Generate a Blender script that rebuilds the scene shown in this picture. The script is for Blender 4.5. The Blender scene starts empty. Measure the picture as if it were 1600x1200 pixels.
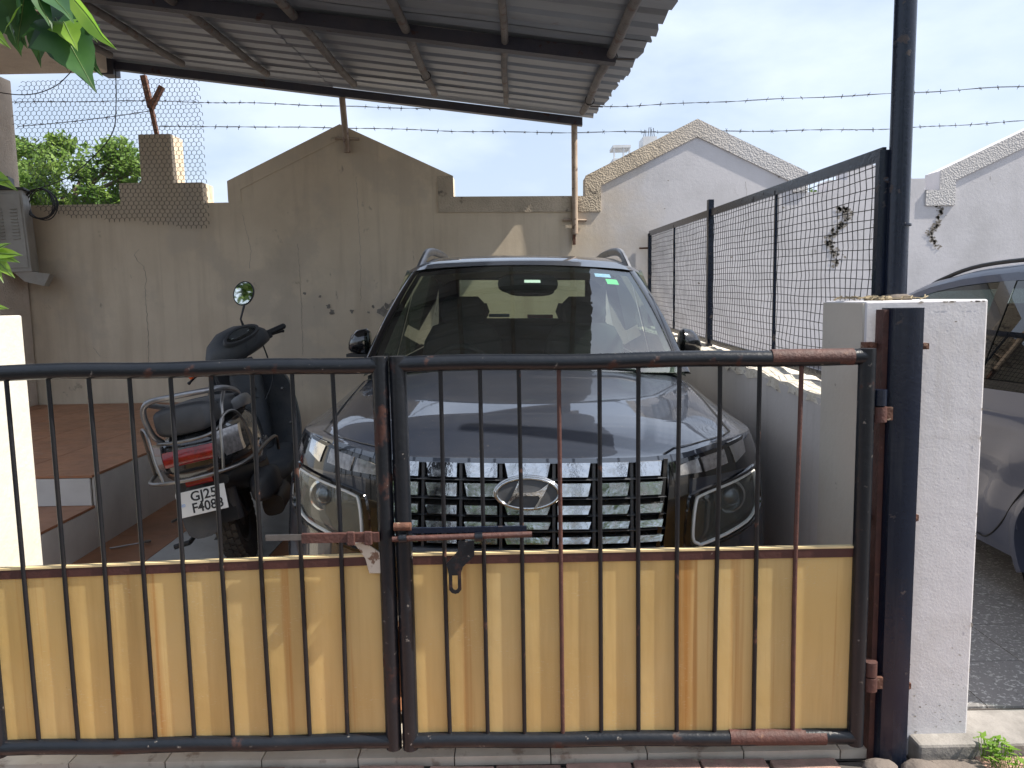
import bpy, bmesh, math, random
from mathutils import Vector, Matrix, noise as mn
random.seed(7)
R_=math.radians; PI=math.pi
S=bpy.context.scene; COL=S.collection

# ---------------- camera
E_=1.45
cam=bpy.data.cameras.new('camera'); co=bpy.data.objects.new('camera',cam); COL.objects.link(co)
cam.sensor_width=36; cam.lens=27; cam.clip_start=.05; cam.clip_end=600
co.matrix_world=Matrix.Translation((0,0,E_)) @ Matrix.Rotation(PI/2-R_(6.3),4,'X') @ Matrix.Rotation(-.018,4,'Z')
S.camera=co
# ---------------- sun + sky
SUN=Vector((.60,-.10,.78)).normalized()
elev=math.asin(SUN.z)
w=bpy.data.worlds.new('World'); S.world=w; w.use_nodes=True
nt=w.node_tree; nt.nodes.clear()
def N(nt,t,**k):
    n=nt.nodes.new(t)
    for a,b in k.items(): setattr(n,a,b)
    return n
out=N(nt,'ShaderNodeOutputWorld'); bg=N(nt,'ShaderNodeBackground'); sky=N(nt,'ShaderNodeTexSky')
sky.sky_type='NISHITA'; sky.sun_disc=False; sky.sun_elevation=elev; sky.sun_rotation=math.atan2(SUN.x,SUN.y)
sky.dust_density=2.5; sky.air_density=1.0; sky.ozone_density=1.2
tc=N(nt,'ShaderNodeTexCoord'); mp=N(nt,'ShaderNodeMapping'); mp.inputs['Scale'].default_value=(1.3,1.3,3.2); mp.inputs['Location'].default_value=(3.1,1.7,.4)
nz=N(nt,'ShaderNodeTexNoise'); nz.inputs['Scale'].default_value=2.4; nz.inputs['Detail'].default_value=7; nz.inputs['Roughness'].default_value=.52
rp=N(nt,'ShaderNodeValToRGB'); rp.color_ramp.elements[0].position=.42; rp.color_ramp.elements[0].color=(.50,.50,.50,1); rp.color_ramp.elements[1].position=.62; rp.color_ramp.elements[1].color=(.95,.95,.95,1)
mx=N(nt,'ShaderNodeMix',data_type='RGBA'); mx.inputs['B'].default_value=(5.0,5.7,6.9,1)
L=nt.links
L.new(tc.outputs['Generated'],mp.inputs[0]); L.new(mp.outputs[0],nz.inputs['Vector']); L.new(nz.outputs['Fac'],rp.inputs[0])
L.new(rp.outputs[0],mx.inputs['Factor']); L.new(sky.outputs[0],mx.inputs['A']); L.new(mx.outputs['Result'],bg.inputs[0])
bg.inputs[1].default_value=.1; L.new(bg.outputs[0],out.inputs[0])
sl=bpy.data.lights.new('sun','SUN'); sl.energy=4.9; sl.angle=R_(.6); sl.color=(1,.94,.84)
so=bpy.data.objects.new('sun',sl); COL.objects.link(so); so.rotation_euler=(-SUN).to_track_quat('-Z','Y').to_euler()
S.view_settings.view_transform='Standard'; S.view_settings.look='None'; S.view_settings.gamma=1; S.view_settings.use_curve_mapping=False
S.view_settings.exposure=.86
S.render.engine='CYCLES'; S.cycles.max_bounces=8; S.cycles.transparent_max_bounces=16

# ---------------- mesh helper
class MB:
    def __init__(s): s.v=[]; s.f=[]; s.sm=[]
    def add(s,vs,fs,smooth=False):
        o=len(s.v); s.v+= [tuple(v) for v in vs]; s.f+=[tuple(i+o for i in f) for f in fs]; s.sm+=[smooth]*len(fs); return s
    def box(s,a,b,M=None):
        x0,y0,z0=a;x1,y1,z1=b
        vs=[Vector(p) for p in ((x0,y0,z0),(x1,y0,z0),(x1,y1,z0),(x0,y1,z0),(x0,y0,z1),(x1,y0,z1),(x1,y1,z1),(x0,y1,z1))]
        if M: vs=[M@v for v in vs]
        return s.add(vs,[(0,3,2,1),(4,5,6,7),(0,1,5,4),(1,2,6,5),(2,3,7,6),(3,0,4,7)])
    def tube(s,pts,r,n=10,cap=True,sx=1,up=None,closed=False):
        pts=[Vector(p) for p in pts]; m=len(pts); rr=r if isinstance(r,(list,tuple)) else [r]*m
        vs=[];U=None
        for i,p in enumerate(pts):
            if closed: t=(pts[(i+1)%m]-pts[i-1]).normalized()
            else: t=(pts[min(i+1,m-1)]-pts[max(i-1,0)]).normalized()
            if U is None:
                U=Vector(up) if up else (Vector((0,0,1)) if abs(t.z)<.9 else Vector((1,0,0)))
            U=(U-t*U.dot(t)).normalized(); W=t.cross(U)
            for k in range(n):
                a=2*PI*k/n+PI/n
                vs.append(p+(U*math.cos(a)+W*math.sin(a)*sx)*rr[i])
        fs=[]
        for i in range(m if closed else m-1):
            j=(i+1)%m
            for k in range(n):
                l=(k+1)%n; fs.append((i*n+k,i*n+l,j*n+l,j*n+k))
        if cap and not closed: fs+= [tuple(range(n-1,-1,-1)),tuple((m-1)*n+k for k in range(n))]
        return s.add(vs,fs,n>5)
    def rings(s,rings,cap=True,smooth=True,closed=False):
        n=len(rings[0]); vs=[p for r in rings for p in r]; fs=[]; m=len(rings)
        for i in range(m if closed else m-1):
            j=(i+1)%m
            for k in range(n):
                l=(k+1)%n; fs.append((i*n+k,i*n+l,j*n+l,j*n+k))
        if cap and not closed: fs+=[tuple(range(n-1,-1,-1)),tuple((m-1)*n+k for k in range(n))]
        return s.add(vs,fs,smooth)
    def grid(s,rows,smooth=True):
        n=len(rows[0]); vs=[p for r in rows for p in r]
        fs=[(i*n+k,i*n+k+1,(i+1)*n+k+1,(i+1)*n+k) for i in range(len(rows)-1) for k in range(n-1)]
        return s.add(vs,fs,smooth)
    def prism(s,poly,d,smooth=False):      # poly: list of 3d points, d: extrude vector
        d=Vector(d); n=len(poly); P=[Vector(p) for p in poly]
        return s.add(P+[p+d for p in P],[tuple(range(n-1,-1,-1)),tuple(range(n,2*n))]+[(k,(k+1)%n,(k+1)%n+n,k+n) for k in range(n)],smooth)
    def lathe(s,prof,c,axis='x',n=32):     # prof list of (a along axis, r)
        rows=[]
        for a,r in prof:
            ring=[]
            for k in range(n):
                t=2*PI*k/n; q=(a,r*math.cos(t),r*math.sin(t))
                if axis=='y': q=(r*math.cos(t),a,r*math.sin(t))
                if axis=='z': q=(r*math.cos(t),r*math.sin(t),a)
                ring.append(Vector(c)+Vector(q))
            rows.append(ring)
        return s.rings(rows,True,True)
    def ball(s,c,r,n=12,m=8):
        rows=[]
        rr=r if isinstance(r,(tuple,list)) else (r,r,r)
        for i in range(m+1):
            a=PI*i/m
            a=min(max(a,.02),PI-.02)
            rows.append([Vector(c)+Vector((rr[0]*math.sin(a)*math.cos(2*PI*k/n),rr[1]*math.sin(a)*math.sin(2*PI*k/n),rr[2]*math.cos(a))) for k in range(n)])
        return s.rings(rows,True,True)
def sring(c,rx,rz,n=20,e=2.6,plane='xz',squash=None):
    o=[]
    for k in range(n):
        a=2*PI*k/n; x=math.copysign(abs(math.cos(a))**(2/e),math.cos(a))*rx; z=math.copysign(abs(math.sin(a))**(2/e),math.sin(a))*rz
        if squash: x*=1+squash*z/rz
        o.append(Vector(c)+(Vector((x,0,z)) if plane=='xz' else Vector((x,z,0)) if plane=='xy' else Vector((0,x,z))))
    return o
MW={}
def build(mb,name,mat,parent=None,angle=46,bevel=0,world=True,origin=None):
    me=bpy.data.meshes.new(name)
    vs=mb.v
    o=bpy.data.objects.new(name,me); COL.objects.link(o)
    if parent is not None:
        o.parent=parent
        if world:
            inv=MW[parent.name].inverted(); vs=[inv@Vector(v) for v in vs]
        MW[o.name]=MW[parent.name]
    else:
        if origin is None:
            xs=[v[0] for v in vs];ys=[v[1] for v in vs];zs=[v[2] for v in vs]
            origin=((min(xs)+max(xs))/2,(min(ys)+max(ys))/2,min(zs))
        og=Vector(origin); vs=[Vector(v)-og for v in vs]; o.location=og; MW[o.name]=Matrix.Translation(og)
    me.from_pydata([tuple(v) for v in vs],[],mb.f)
    bm=bmesh.new(); bm.from_mesh(me); bmesh.ops.recalc_face_normals(bm,faces=bm.faces); bm.to_mesh(me); bm.free()
    if any(mb.sm):
        me.polygons.foreach_set('use_smooth',mb.sm); me.set_sharp_from_angle(angle=R_(angle))
    if isinstance(mat,(list,tuple)):
        for m in mat: me.materials.append(m)
    else: me.materials.append(mat)
    if bevel:
        b=o.modifiers.new('bevel','BEVEL'); b.width=bevel; b.segments=2; b.limit_method='ANGLE'
    me.update(); return o
def empty(name,loc,rot=(0,0,0)):
    o=bpy.data.objects.new(name,None); COL.objects.link(o); o.location=loc; o.rotation_euler=rot; o.empty_display_size=.1
    from mathutils import Euler
    MW[o.name]=Matrix.Translation(loc)@Euler(rot).to_matrix().to_4x4(); return o
def tag(o,label=None,cat=None,group=None,kind=None):
    if label:o['label']=label
    if cat:o['category']=cat
    if group:o['group']=group
    if kind:o['kind']=kind
    return o
def cr(P,n=8):
    out=[];P=[Vector(p) for p in P]
    for i in range(len(P)-1):
        p0=P[i-1] if i>0 else P[0]*2-P[1]; p1=P[i];p2=P[i+1]; p3=P[i+2] if i+2<len(P) else P[-1]*2-P[-2]
        for k in range(n):
            t=k/n; out.append(.5*((2*p1)+(p2-p0)*t+(2*p0-5*p1+4*p2-p3)*t*t+(3*p1-p0-3*p2+p3)*t**3))
    out.append(P[-1]); return out
def itp(x,T):
    if x<=T[0][0]: return T[0][1]
    for a,b in zip(T,T[1:]):
        if x<=b[0]:
            t=(x-a[0])/(b[0]-a[0]); return a[1]+(b[1]-a[1])*t
    return T[-1][1]

# ---------------- materials
def mat(name,col,rough=.6,metal=0,var=None,bump=None,patch=None,coat=0,spec=.5,rand=0,streak=None,trans=0,extra=None):
    m=bpy.data.materials.new(name); m.use_nodes=True; nt=m.node_tree; b=nt.nodes['Principled BSDF']; L=nt.links
    b.inputs['Base Color'].default_value=(*col,1); b.inputs['Roughness'].default_value=rough; b.inputs['Metallic'].default_value=metal
    b.inputs['Specular IOR Level'].default_value=spec
    if coat: b.inputs['Coat Weight'].default_value=coat; b.inputs['Coat Roughness'].default_value=.02; b.inputs['Coat IOR'].default_value=1.95 if name=='dark_car_paint' else 1.5
    tc=N(nt,'ShaderNodeTexCoord'); src=None
    def noise(sc,det=5,scale3=None,loc=0):
        mp=N(nt,'ShaderNodeMapping'); L.new(tc.outputs['Object'],mp.inputs[0])
        if scale3: mp.inputs['Scale'].default_value=scale3
        mp.inputs['Location'].default_value=(loc,loc*.7,loc*1.3)
        if rand:
            oi=N(nt,'ShaderNodeObjectInfo'); ml=N(nt,'ShaderNodeMath',operation='MULTIPLY'); ml.inputs[1].default_value=37
            L.new(oi.outputs['Random'],ml.inputs[0]); va=N(nt,'ShaderNodeVectorMath',operation='ADD'); L.new(mp.outputs[0],va.inputs[0]); L.new(ml.outputs[0],va.inputs[1]); o=va.outputs[0]
        else: o=mp.outputs[0]
        n=N(nt,'ShaderNodeTexNoise'); n.inputs['Scale'].default_value=sc; n.inputs['Detail'].default_value=det; n.inputs['Roughness'].default_value=.6; L.new(o,n.inputs['Vector']); return n.outputs['Fac']
    def ramp(f,a,b_,c0=(0,0,0,1),c1=(1,1,1,1)):
        r=N(nt,'ShaderNodeValToRGB'); r.color_ramp.elements[0].position=a; r.color_ramp.elements[0].color=c0; r.color_ramp.elements[1].position=b_; r.color_ramp.elements[1].color=c1; L.new(f,r.inputs[0]); return r.outputs[0]
    def mixc(f,a,bcol,amt=1):
        mx=N(nt,'ShaderNodeMix',data_type='RGBA')
        if amt!=1:
            ml=N(nt,'ShaderNodeMath',operation='MULTIPLY'); ml.inputs[1].default_value=amt; L.new(f,ml.inputs[0]); f=ml.outputs[0]
        L.new(f,mx.inputs['Factor'])
        if isinstance(a,tuple): mx.inputs['A'].default_value=(*a,1)
        else: L.new(a,mx.inputs['A'])
        if isinstance(bcol,tuple): mx.inputs['B'].default_value=(*bcol,1)
        else: L.new(bcol,mx.inputs['B'])
        return mx.outputs['Result']
    src=col
    if var:
        sc,amt=var[0],var[1]; c2=var[2] if len(var)>2 else tuple(c*.55 for c in col)
        src=mixc(ramp(noise(sc,6),.35,.68),src,c2,amt)
    if rand:
        oi=N(nt,'ShaderNodeObjectInfo'); hs=N(nt,'ShaderNodeHueSaturation'); mr=N(nt,'ShaderNodeMapRange'); mr.inputs['To Min'].default_value=1-rand; mr.inputs['To Max'].default_value=1+rand
        L.new(oi.outputs['Random'],mr.inputs[0]); L.new(mr.outputs[0],hs.inputs['Value'])
        if isinstance(src,tuple): hs.inputs['Color'].default_value=(*src,1)
        else: L.new(src,hs.inputs['Color'])
        src=hs.outputs[0]
    if streak:   # (scale3, lo, hi, colour, amount)
        for i,(s3,lo,hi,c2,amt) in enumerate(streak):
            src=mixc(ramp(noise(1,5,s3,3.3+i*5),lo,hi),src,c2,amt)
    rsrc=None
    if patch:   # list of (scale, lo, hi, colour, amount, rough)
        for i,p in enumerate(patch):
            f=ramp(noise(p[0],7,None,11+7*i),p[1],p[2])
            src=mixc(f,src,p[3],p[4])
            if len(p)>5:
                mr=N(nt,'ShaderNodeMapRange'); L.new(f,mr.inputs[0])
                if rsrc is None: mr.inputs['To Min'].default_value=rough
                else: L.new(rsrc,mr.inputs['To Min'])
                mr.inputs['To Max'].default_value=p[5]; rsrc=mr.outputs[0]
    if not isinstance(src,tuple): L.new(src,b.inputs['Base Color'])
    if rsrc is not None: L.new(rsrc,b.inputs['Roughness'])
    if bump:
        bn=None
        for sc,st in (bump if isinstance(bump,list) else [bump]):
            bp=N(nt,'ShaderNodeBump'); bp.inputs['Strength'].default_value=st; bp.inputs['Distance'].default_value=.01
            L.new(noise(sc,5),bp.inputs['Height'])
            if bn: L.new(bn,bp.inputs['Normal'])
            bn=bp.outputs[0]
        L.new(bn,b.inputs['Normal'])
    if extra: extra(nt,b,noise,ramp,mixc)
    return m
def glass(name,tint,refl=1.0,dust=.04,rough=.0,dustcol=(.5,.5,.45)):
    m=bpy.data.materials.new(name); m.use_nodes=True; nt=m.node_tree; nt.nodes.clear(); L=nt.links
    o=N(nt,'ShaderNodeOutputMaterial'); t=N(nt,'ShaderNodeBsdfTransparent'); t.inputs[0].default_value=(*tint,1)
    g=N(nt,'ShaderNodeBsdfGlossy'); g.inputs['Roughness'].default_value=rough
    ge=N(nt,'ShaderNodeNewGeometry'); dt=N(nt,'ShaderNodeVectorMath',operation='DOT_PRODUCT'); L.new(ge.outputs['Incoming'],dt.inputs[0]); L.new(ge.outputs['Normal'],dt.inputs[1])
    ab=N(nt,'ShaderNodeMath',operation='ABSOLUTE'); L.new(dt.outputs['Value'],ab.inputs[0]); om=N(nt,'ShaderNodeMath',operation='SUBTRACT'); om.inputs[0].default_value=1; L.new(ab.outputs[0],om.inputs[1])
    pw=N(nt,'ShaderNodeMath',operation='POWER'); pw.inputs[1].default_value=4; L.new(om.outputs[0],pw.inputs[0])
    mr=N(nt,'ShaderNodeMapRange'); mr.inputs['To Min'].default_value=refl; mr.inputs['To Max'].default_value=1; L.new(pw.outputs[0],mr.inputs[0])
    mx=N(nt,'ShaderNodeMixShader'); L.new(mr.outputs[0],mx.inputs[0]); L.new(t.outputs[0],mx.inputs[1]); L.new(g.outputs[0],mx.inputs[2])
    d=N(nt,'ShaderNodeBsdfDiffuse'); d.inputs[0].default_value=(*dustcol,1); m2=N(nt,'ShaderNodeMixShader')
    tc=N(nt,'ShaderNodeTexCoord'); nz=N(nt,'ShaderNodeTexNoise'); nz.inputs['Scale'].default_value=9; nz.inputs['Detail'].default_value=8; L.new(tc.outputs['Object'],nz.inputs['Vector'])
    ml=N(nt,'ShaderNodeMath',operation='MULTIPLY'); ml.inputs[1].default_value=dust*2; L.new(nz.outputs['Fac'],ml.inputs[0]); L.new(ml.outputs[0],m2.inputs[0])
    L.new(mx.outputs[0],m2.inputs[1]); L.new(d.outputs[0],m2.inputs[2]); L.new(m2.outputs[0],o.inputs[0]); return m
def leafmat(name,col,col2,tr=.45):
    m=bpy.data.materials.new(name); m.use_nodes=True; nt=m.node_tree; nt.nodes.clear(); L=nt.links
    o=N(nt,'ShaderNodeOutputMaterial'); b=N(nt,'ShaderNodeBsdfPrincipled'); t=N(nt,'ShaderNodeBsdfTranslucent'); mx=N(nt,'ShaderNodeMixShader'); mx.inputs[0].default_value=tr
    b.inputs['Roughness'].default_value=.45
    tc=N(nt,'ShaderNodeTexCoord'); nz=N(nt,'ShaderNodeTexNoise'); nz.inputs['Scale'].default_value=2.2 if 'far' in name else 14; nz.inputs['Detail'].default_value=5; L.new(tc.outputs['Object'],nz.inputs['Vector'])
    c=N(nt,'ShaderNodeMix',data_type='RGBA'); c.inputs['A'].default_value=(*col,1); c.inputs['B'].default_value=(*col2,1)
    rp=N(nt,'ShaderNodeValToRGB'); rp.color_ramp.elements[0].position=.38; rp.color_ramp.elements[1].position=.62; L.new(nz.outputs['Fac'],rp.inputs[0]); L.new(rp.outputs[0],c.inputs['Factor'])
    L.new(c.outputs['Result'],b.inputs['Base Color']); L.new(c.outputs['Result'],t.inputs['Color'])
    L.new(b.outputs[0],mx.inputs[1]); L.new(t.outputs[0],mx.inputs[2]); L.new(mx.outputs[0],o.inputs[0]); return m

RUST=(.055,.020,.013)
def two_tone(nt,b,noise,ramp,mixc):
    # own side is tan distemper, the neighbour's half of the wall is whitewashed; cracks and damp marks
    L=nt.links
    tc=N(nt,'ShaderNodeTexCoord'); sp=N(nt,'ShaderNodeSeparateXYZ'); L.new(tc.outputs['Object'],sp.inputs[0])
    ad=N(nt,'ShaderNodeMath',operation='ADD'); n=noise(3.0,5); L.new(sp.outputs['X'],ad.inputs[0]); L.new(n,ad.inputs[1])
    f=ramp(ad.outputs[0],0,1)
    mr=N(nt,'ShaderNodeMapRange'); mr.inputs['From Min'].default_value=1.0; mr.inputs['From Max'].default_value=1.75; L.new(ad.outputs[0],mr.inputs[0])
    src=b.inputs['Base Color'].links[0].from_socket
    white=mixc(ramp(noise(2.4,6,None,40),.42,.7),(.60,.58,.595),(.46,.445,.45),.8)
    c=mixc(mr.outputs[0],src,white)
    # flaked spots and streaks, mostly on the white part
    sp2=ramp(noise(1,6,(9,1,3.2),60),.66,.70)
    c=mixc(sp2,c,(.16,.14,.12),.55)
    L.new(c,b.inputs['Base Color'])
M={}
M['wall']=mat('wall_paint',(.72,.61,.465),.85,var=(1.1,.6,(.49,.395,.285)),streak=[((7,7,.7),.5,.75,(.42,.33,.235),.5),((24,1,.35),.62,.74,(.36,.29,.21),.22)],patch=[(1.6,.52,.60,(.55,.47,.37),.7),(.9,.60,.68,(.42,.355,.27),.45),(5,.68,.72,(.28,.23,.17),.6),(45,.70,.74,(.16,.13,.10),.7)],bump=[(35,.12),(160,.12)],extra=two_tone)
def coping(nt,b,noise,ramp,mixc):
    L=nt.links; tc=N(nt,'ShaderNodeTexCoord'); sp=N(nt,'ShaderNodeSeparateXYZ'); L.new(tc.outputs['Object'],sp.inputs[0])
    mr=N(nt,'ShaderNodeMapRange'); mr.inputs['From Min'].default_value=1.2; mr.inputs['From Max'].default_value=2.0; L.new(sp.outputs['X'],mr.inputs[0])
    src=b.inputs['Base Color'].links[0].from_socket
    L.new(mixc(mr.outputs[0],src,(.52,.50,.49)),b.inputs['Base Color'])
    v=N(nt,'ShaderNodeTexVoronoi'); v.inputs['Scale'].default_value=75; L.new(tc.outputs['Object'],v.inputs['Vector'])
    bp=N(nt,'ShaderNodeBump'); bp.inputs['Strength'].default_value=.38; bp.inputs['Distance'].default_value=.012; L.new(v.outputs['Distance'],bp.inputs['Height']); L.new(bp.outputs[0],b.inputs['Normal'])
M['coping']=mat('pebbledash',(.56,.47,.36),.95,var=(4,.6),patch=[(7,.6,.68,(.10,.085,.07),.8)],extra=coping)
M['cream']=mat('cream_paint',(.60,.575,.51),.85,var=(4,.6,(.50,.47,.40)),bump=[(30,.3),(9,.3)],patch=[(30,.72,.76,(.4,.35,.28),.5)])
M['white']=mat('whitewash',(.60,.585,.60),.8,var=(3,.6,(.53,.515,.53)),bump=[(14,.14),(120,.10)],streak=[((2,2,14),.62,.72,(.46,.44,.43),.5),((14,14,.8),.56,.74,(.44,.41,.38),.45)],patch=[(3,.56,.70,(.47,.445,.43),.45),(11,.69,.71,(.22,.19,.17),.75),(34,.71,.73,(.15,.12,.10),.8)])
M['whitetan']=mat('shaded_plaster',(.52,.48,.42),.85,var=(2,.6,(.44,.40,.34)),bump=[(30,.2)],patch=[(16,.69,.72,(.2,.17,.14),.6)])  # tanner plaster with the side face's shade mixed in; spots are wear
M['greywall']=mat('grey_plaster',(.55,.51,.485),.85,var=(2.5,.5,(.44,.41,.39)),bump=(40,.15),streak=[((12,12,1),.55,.75,(.36,.33,.31),.4)])
M['peel']=mat('peeling_whitewash',(.74,.68,.58),.9,var=(14,.8,(.50,.43,.34)),patch=[(22,.62,.66,(.16,.13,.10),.9)],bump=[(25,.9),(90,.5)])
M['stucco']=mat('stucco',(.66,.57,.48),.9,var=(8,.3),bump=[(55,.9)],patch=[(6,.62,.7,(.45,.36,.28),.5)])
M['gate']=mat('gate_black_paint',(.006,.008,.012),.30,var=(12,.6,(.014,.015,.018)),patch=[(9,.60,.66,RUST,.85,.75),(38,.65,.69,(.20,.18,.16),.7,.6)],bump=[(70,.15)],spec=.4)
M['bar']=mat('bar_black_paint',(.006,.007,.010),.4,spec=.35,var=(8,.5,(.016,.014,.013)),patch=[(16,.64,.68,(.10,.045,.03),.7,.8)],bump=[(120,.2)],rand=.2)
M['rustbar']=mat('rusty_brown_steel',(.085,.032,.024),.65,var=(25,.7,(.04,.018,.016)),bump=[(90,.4)],patch=[(30,.65,.7,(.2,.10,.06),.5)])
M['brownstrip']=mat('brown_oxide_strip',(.065,.020,.015),.55,var=(30,.5,(.035,.012,.01)),patch=[(40,.70,.72,(.3,.24,.16),.6)],bump=[(60,.2)])
M['navy']=mat('navy_gloss_paint',(.004,.008,.022),.25,var=(6,.6,(.010,.014,.024)),streak=[((25,25,2),.55,.75,(.04,.045,.055),.5)],patch=[(14,.64,.68,(.10,.075,.06),.6,.7)],bump=[(60,.12)],spec=.45)
def panelx(nt,b,noise,ramp,mixc):
    L=nt.links; src=b.inputs['Base Color'].links[0].from_socket
    s0=ramp(noise(1,4,(90,90,260),70),.60,.66); s1=ramp(noise(7,3,None,80),.48,.62); mm=N(nt,'ShaderNodeMath',operation='MULTIPLY'); L.new(s0,mm.inputs[0]); L.new(s1,mm.inputs[1]); s=mm.outputs[0]   # fine scratches
    c=mixc(s,src,(.86,.76,.52),.45)
    L.new(c,b.inputs['Base Color'])
    o=[n for n in nt.nodes if n.type=='OUTPUT_MATERIAL'][0]; tr=N(nt,'ShaderNodeBsdfTranslucent'); L.new(c,tr.inputs['Color']); ms=N(nt,'ShaderNodeMixShader'); ms.inputs[0].default_value=.5; L.new(b.outputs[0],ms.inputs[1]); L.new(tr.outputs[0],ms.inputs[2]); L.new(ms.outputs[0],o.inputs[0])
M['panel']=mat('yellow_fibre_sheet',(.82,.62,.265),.45,var=(3,.7,(.86,.69,.36)),rand=.07,streak=[((9,9,.5),.45,.72,(.50,.33,.12),.6),((16,16,.22),.57,.68,(.58,.27,.06),.8)],patch=[(60,.74,.76,(.12,.07,.04),.7)],extra=panelx,bump=[(30,.05),(5,.35)])
M['paneledge']=mat('yellow_sheet_edge',(.72,.56,.30),.6,var=(10,.5))
M['tin']=mat('galvanised_sheet',(.30,.325,.37),.5,metal=.3,var=(2,.6,(.21,.22,.245)),streak=[((.8,9,9),.45,.75,(.20,.20,.205),.6)],patch=[(7,.66,.72,(.20,.14,.10),.5)],rand=.06)
M['rafter']=mat('weathered_pipe',(.09,.08,.078),.7,var=(5,.8,(.20,.175,.16)),patch=[(14,.55,.62,(.10,.05,.035),.7)],bump=[(50,.4)])
M['beam']=mat('dark_beam_paint',(.035,.036,.055),.5,var=(6,.6,(.07,.06,.065)),patch=[(10,.62,.66,RUST,.7,.8)],bump=[(40,.2)])
M['postpaint']=mat('cream_painted_pipe',(.42,.33,.25),.6,var=(9,.7,(.20,.13,.09)),patch=[(22,.6,.64,(.10,.05,.03),.8)])
M['rust']=mat('rust',(.14,.06,.035),.85,var=(30,.8,(.06,.025,.018)),bump=[(60,.7)],patch=[(50,.6,.64,(.42,.34,.25),.6)])
M['wire']=mat('dull_wire',(.05,.047,.05),.6,metal=.3)
M['mesh']=mat('black_wire_paint',(.006,.007,.009),.5)
M['black']=mat('black_plastic',(.016,.016,.018),.5,var=(20,.4,(.03,.03,.031)))
M['rubber']=mat('tyre_rubber',(.035,.034,.033),.8,var=(15,.7,(.07,.063,.055)),bump=[(90,.3)])
M['void']=mat('dark_void',(.009,.009,.010),.9)
M['chrome']=mat('chrome',(.60,.60,.60),.08,metal=1,patch=[(30,.5,.75,(.35,.33,.30),.5,.3)],bump=[(14,.25)])
M['darkchrome']=mat('smoked_chrome',(.60,.595,.59),.12,metal=1,bump=[(14,.3)],patch=[(25,.45,.7,(.28,.26,.24),.6,.35)])
M['silver']=mat('silver_paint',(.34,.34,.35),.35,metal=.7,var=(14,.6,(.16,.16,.17)))
M['steel']=mat('dull_steel',(.27,.26,.25),.4,metal=.9,var=(20,.6))
M['box']=mat('galvanised_box',(.40,.38,.35),.55,metal=.25,var=(7,.7,(.27,.25,.22)),streak=[((20,20,1),.55,.75,(.2,.18,.15),.5)])
M['tilebrown']=mat('brown_tile',(.40,.175,.085),.42,var=(5,.8,(.24,.105,.055)),rand=.12,patch=[(16,.5,.7,(.30,.20,.13),.45,.6)])
M['tilegrey']=mat('grey_tile',(.52,.51,.49),.35,var=(6,.6,(.32,.31,.29)),rand=.07,patch=[(20,.6,.7,(.2,.17,.14),.4,.6)])
M['tilecream']=mat('cream_threshold_tile',(.62,.55,.46),.4,var=(8,.6,(.42,.35,.28)),rand=.08,patch=[(12,.58,.66,(.20,.12,.08),.6,.7)])
M['grout']=mat('grout',(.10,.085,.075),.9,var=(20,.6))
M['riser']=mat('white_riser_tile',(.66,.64,.60),.4,var=(5,.5,(.44,.42,.39)))
M['paver']=mat('clay_paver',(.40,.235,.19),.8,var=(14,.8,(.22,.15,.115)),rand=.3,bump=[(40,.5),(140,.4)],patch=[(20,.58,.66,(.36,.30,.20),.7)])
M['ground']=mat('dusty_ground',(.20,.175,.15),.95,var=(1.5,.8,(.14,.125,.105)),bump=[(20,.5)])
M['road']=mat('asphalt_road',(.06,.058,.055),.9,var=(8,.5),bump=[(120,.5)])
M['terr']=mat('terrazzo',(.21,.20,.195),.55,var=(3,.5,(.15,.145,.14)),rand=.06,patch=[(70,.56,.60,(.50,.49,.47),.75,.3),(45,.62,.66,(.07,.065,.06),.7)],bump=[(70,.35)])
M['concrete']=mat('stained_concrete',(.28,.26,.24),.85,var=(6,.8,(.13,.12,.11)),bump=[(30,.5)],patch=[(5,.58,.66,(.40,.38,.35),.6)])
M['stone']=mat('rough_stone',(.17,.14,.12),.9,var=(14,.7),bump=[(35,.8)])
M['bark']=mat('bark',(.12,.09,.06),.9,bump=[(30,.6)])
M['farwall']=mat('far_building_paint',(.66,.68,.70),.9,var=(1,.4))
M['farwin']=mat('far_window',(.16,.18,.2),.3)
M['leaffar']=leafmat('far_leaf',(.10,.19,.045),(.25,.36,.09),.5)
M['leafdark']=leafmat('far_leaf_dark',(.05,.10,.02),(.12,.18,.035),.4)
M['leafA']=leafmat('near_leaf',(.018,.065,.020),(.045,.12,.03),.32)
M['vein']=leafmat('leaf_vein',(.12,.20,.05),(.16,.25,.07),.3)
M['leafB']=leafmat('weed_and_sunlit_leaf',(.17,.33,.04),(.26,.42,.06),.55)  # sunlight on leaves put into the colour; plain green for the weeds
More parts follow.
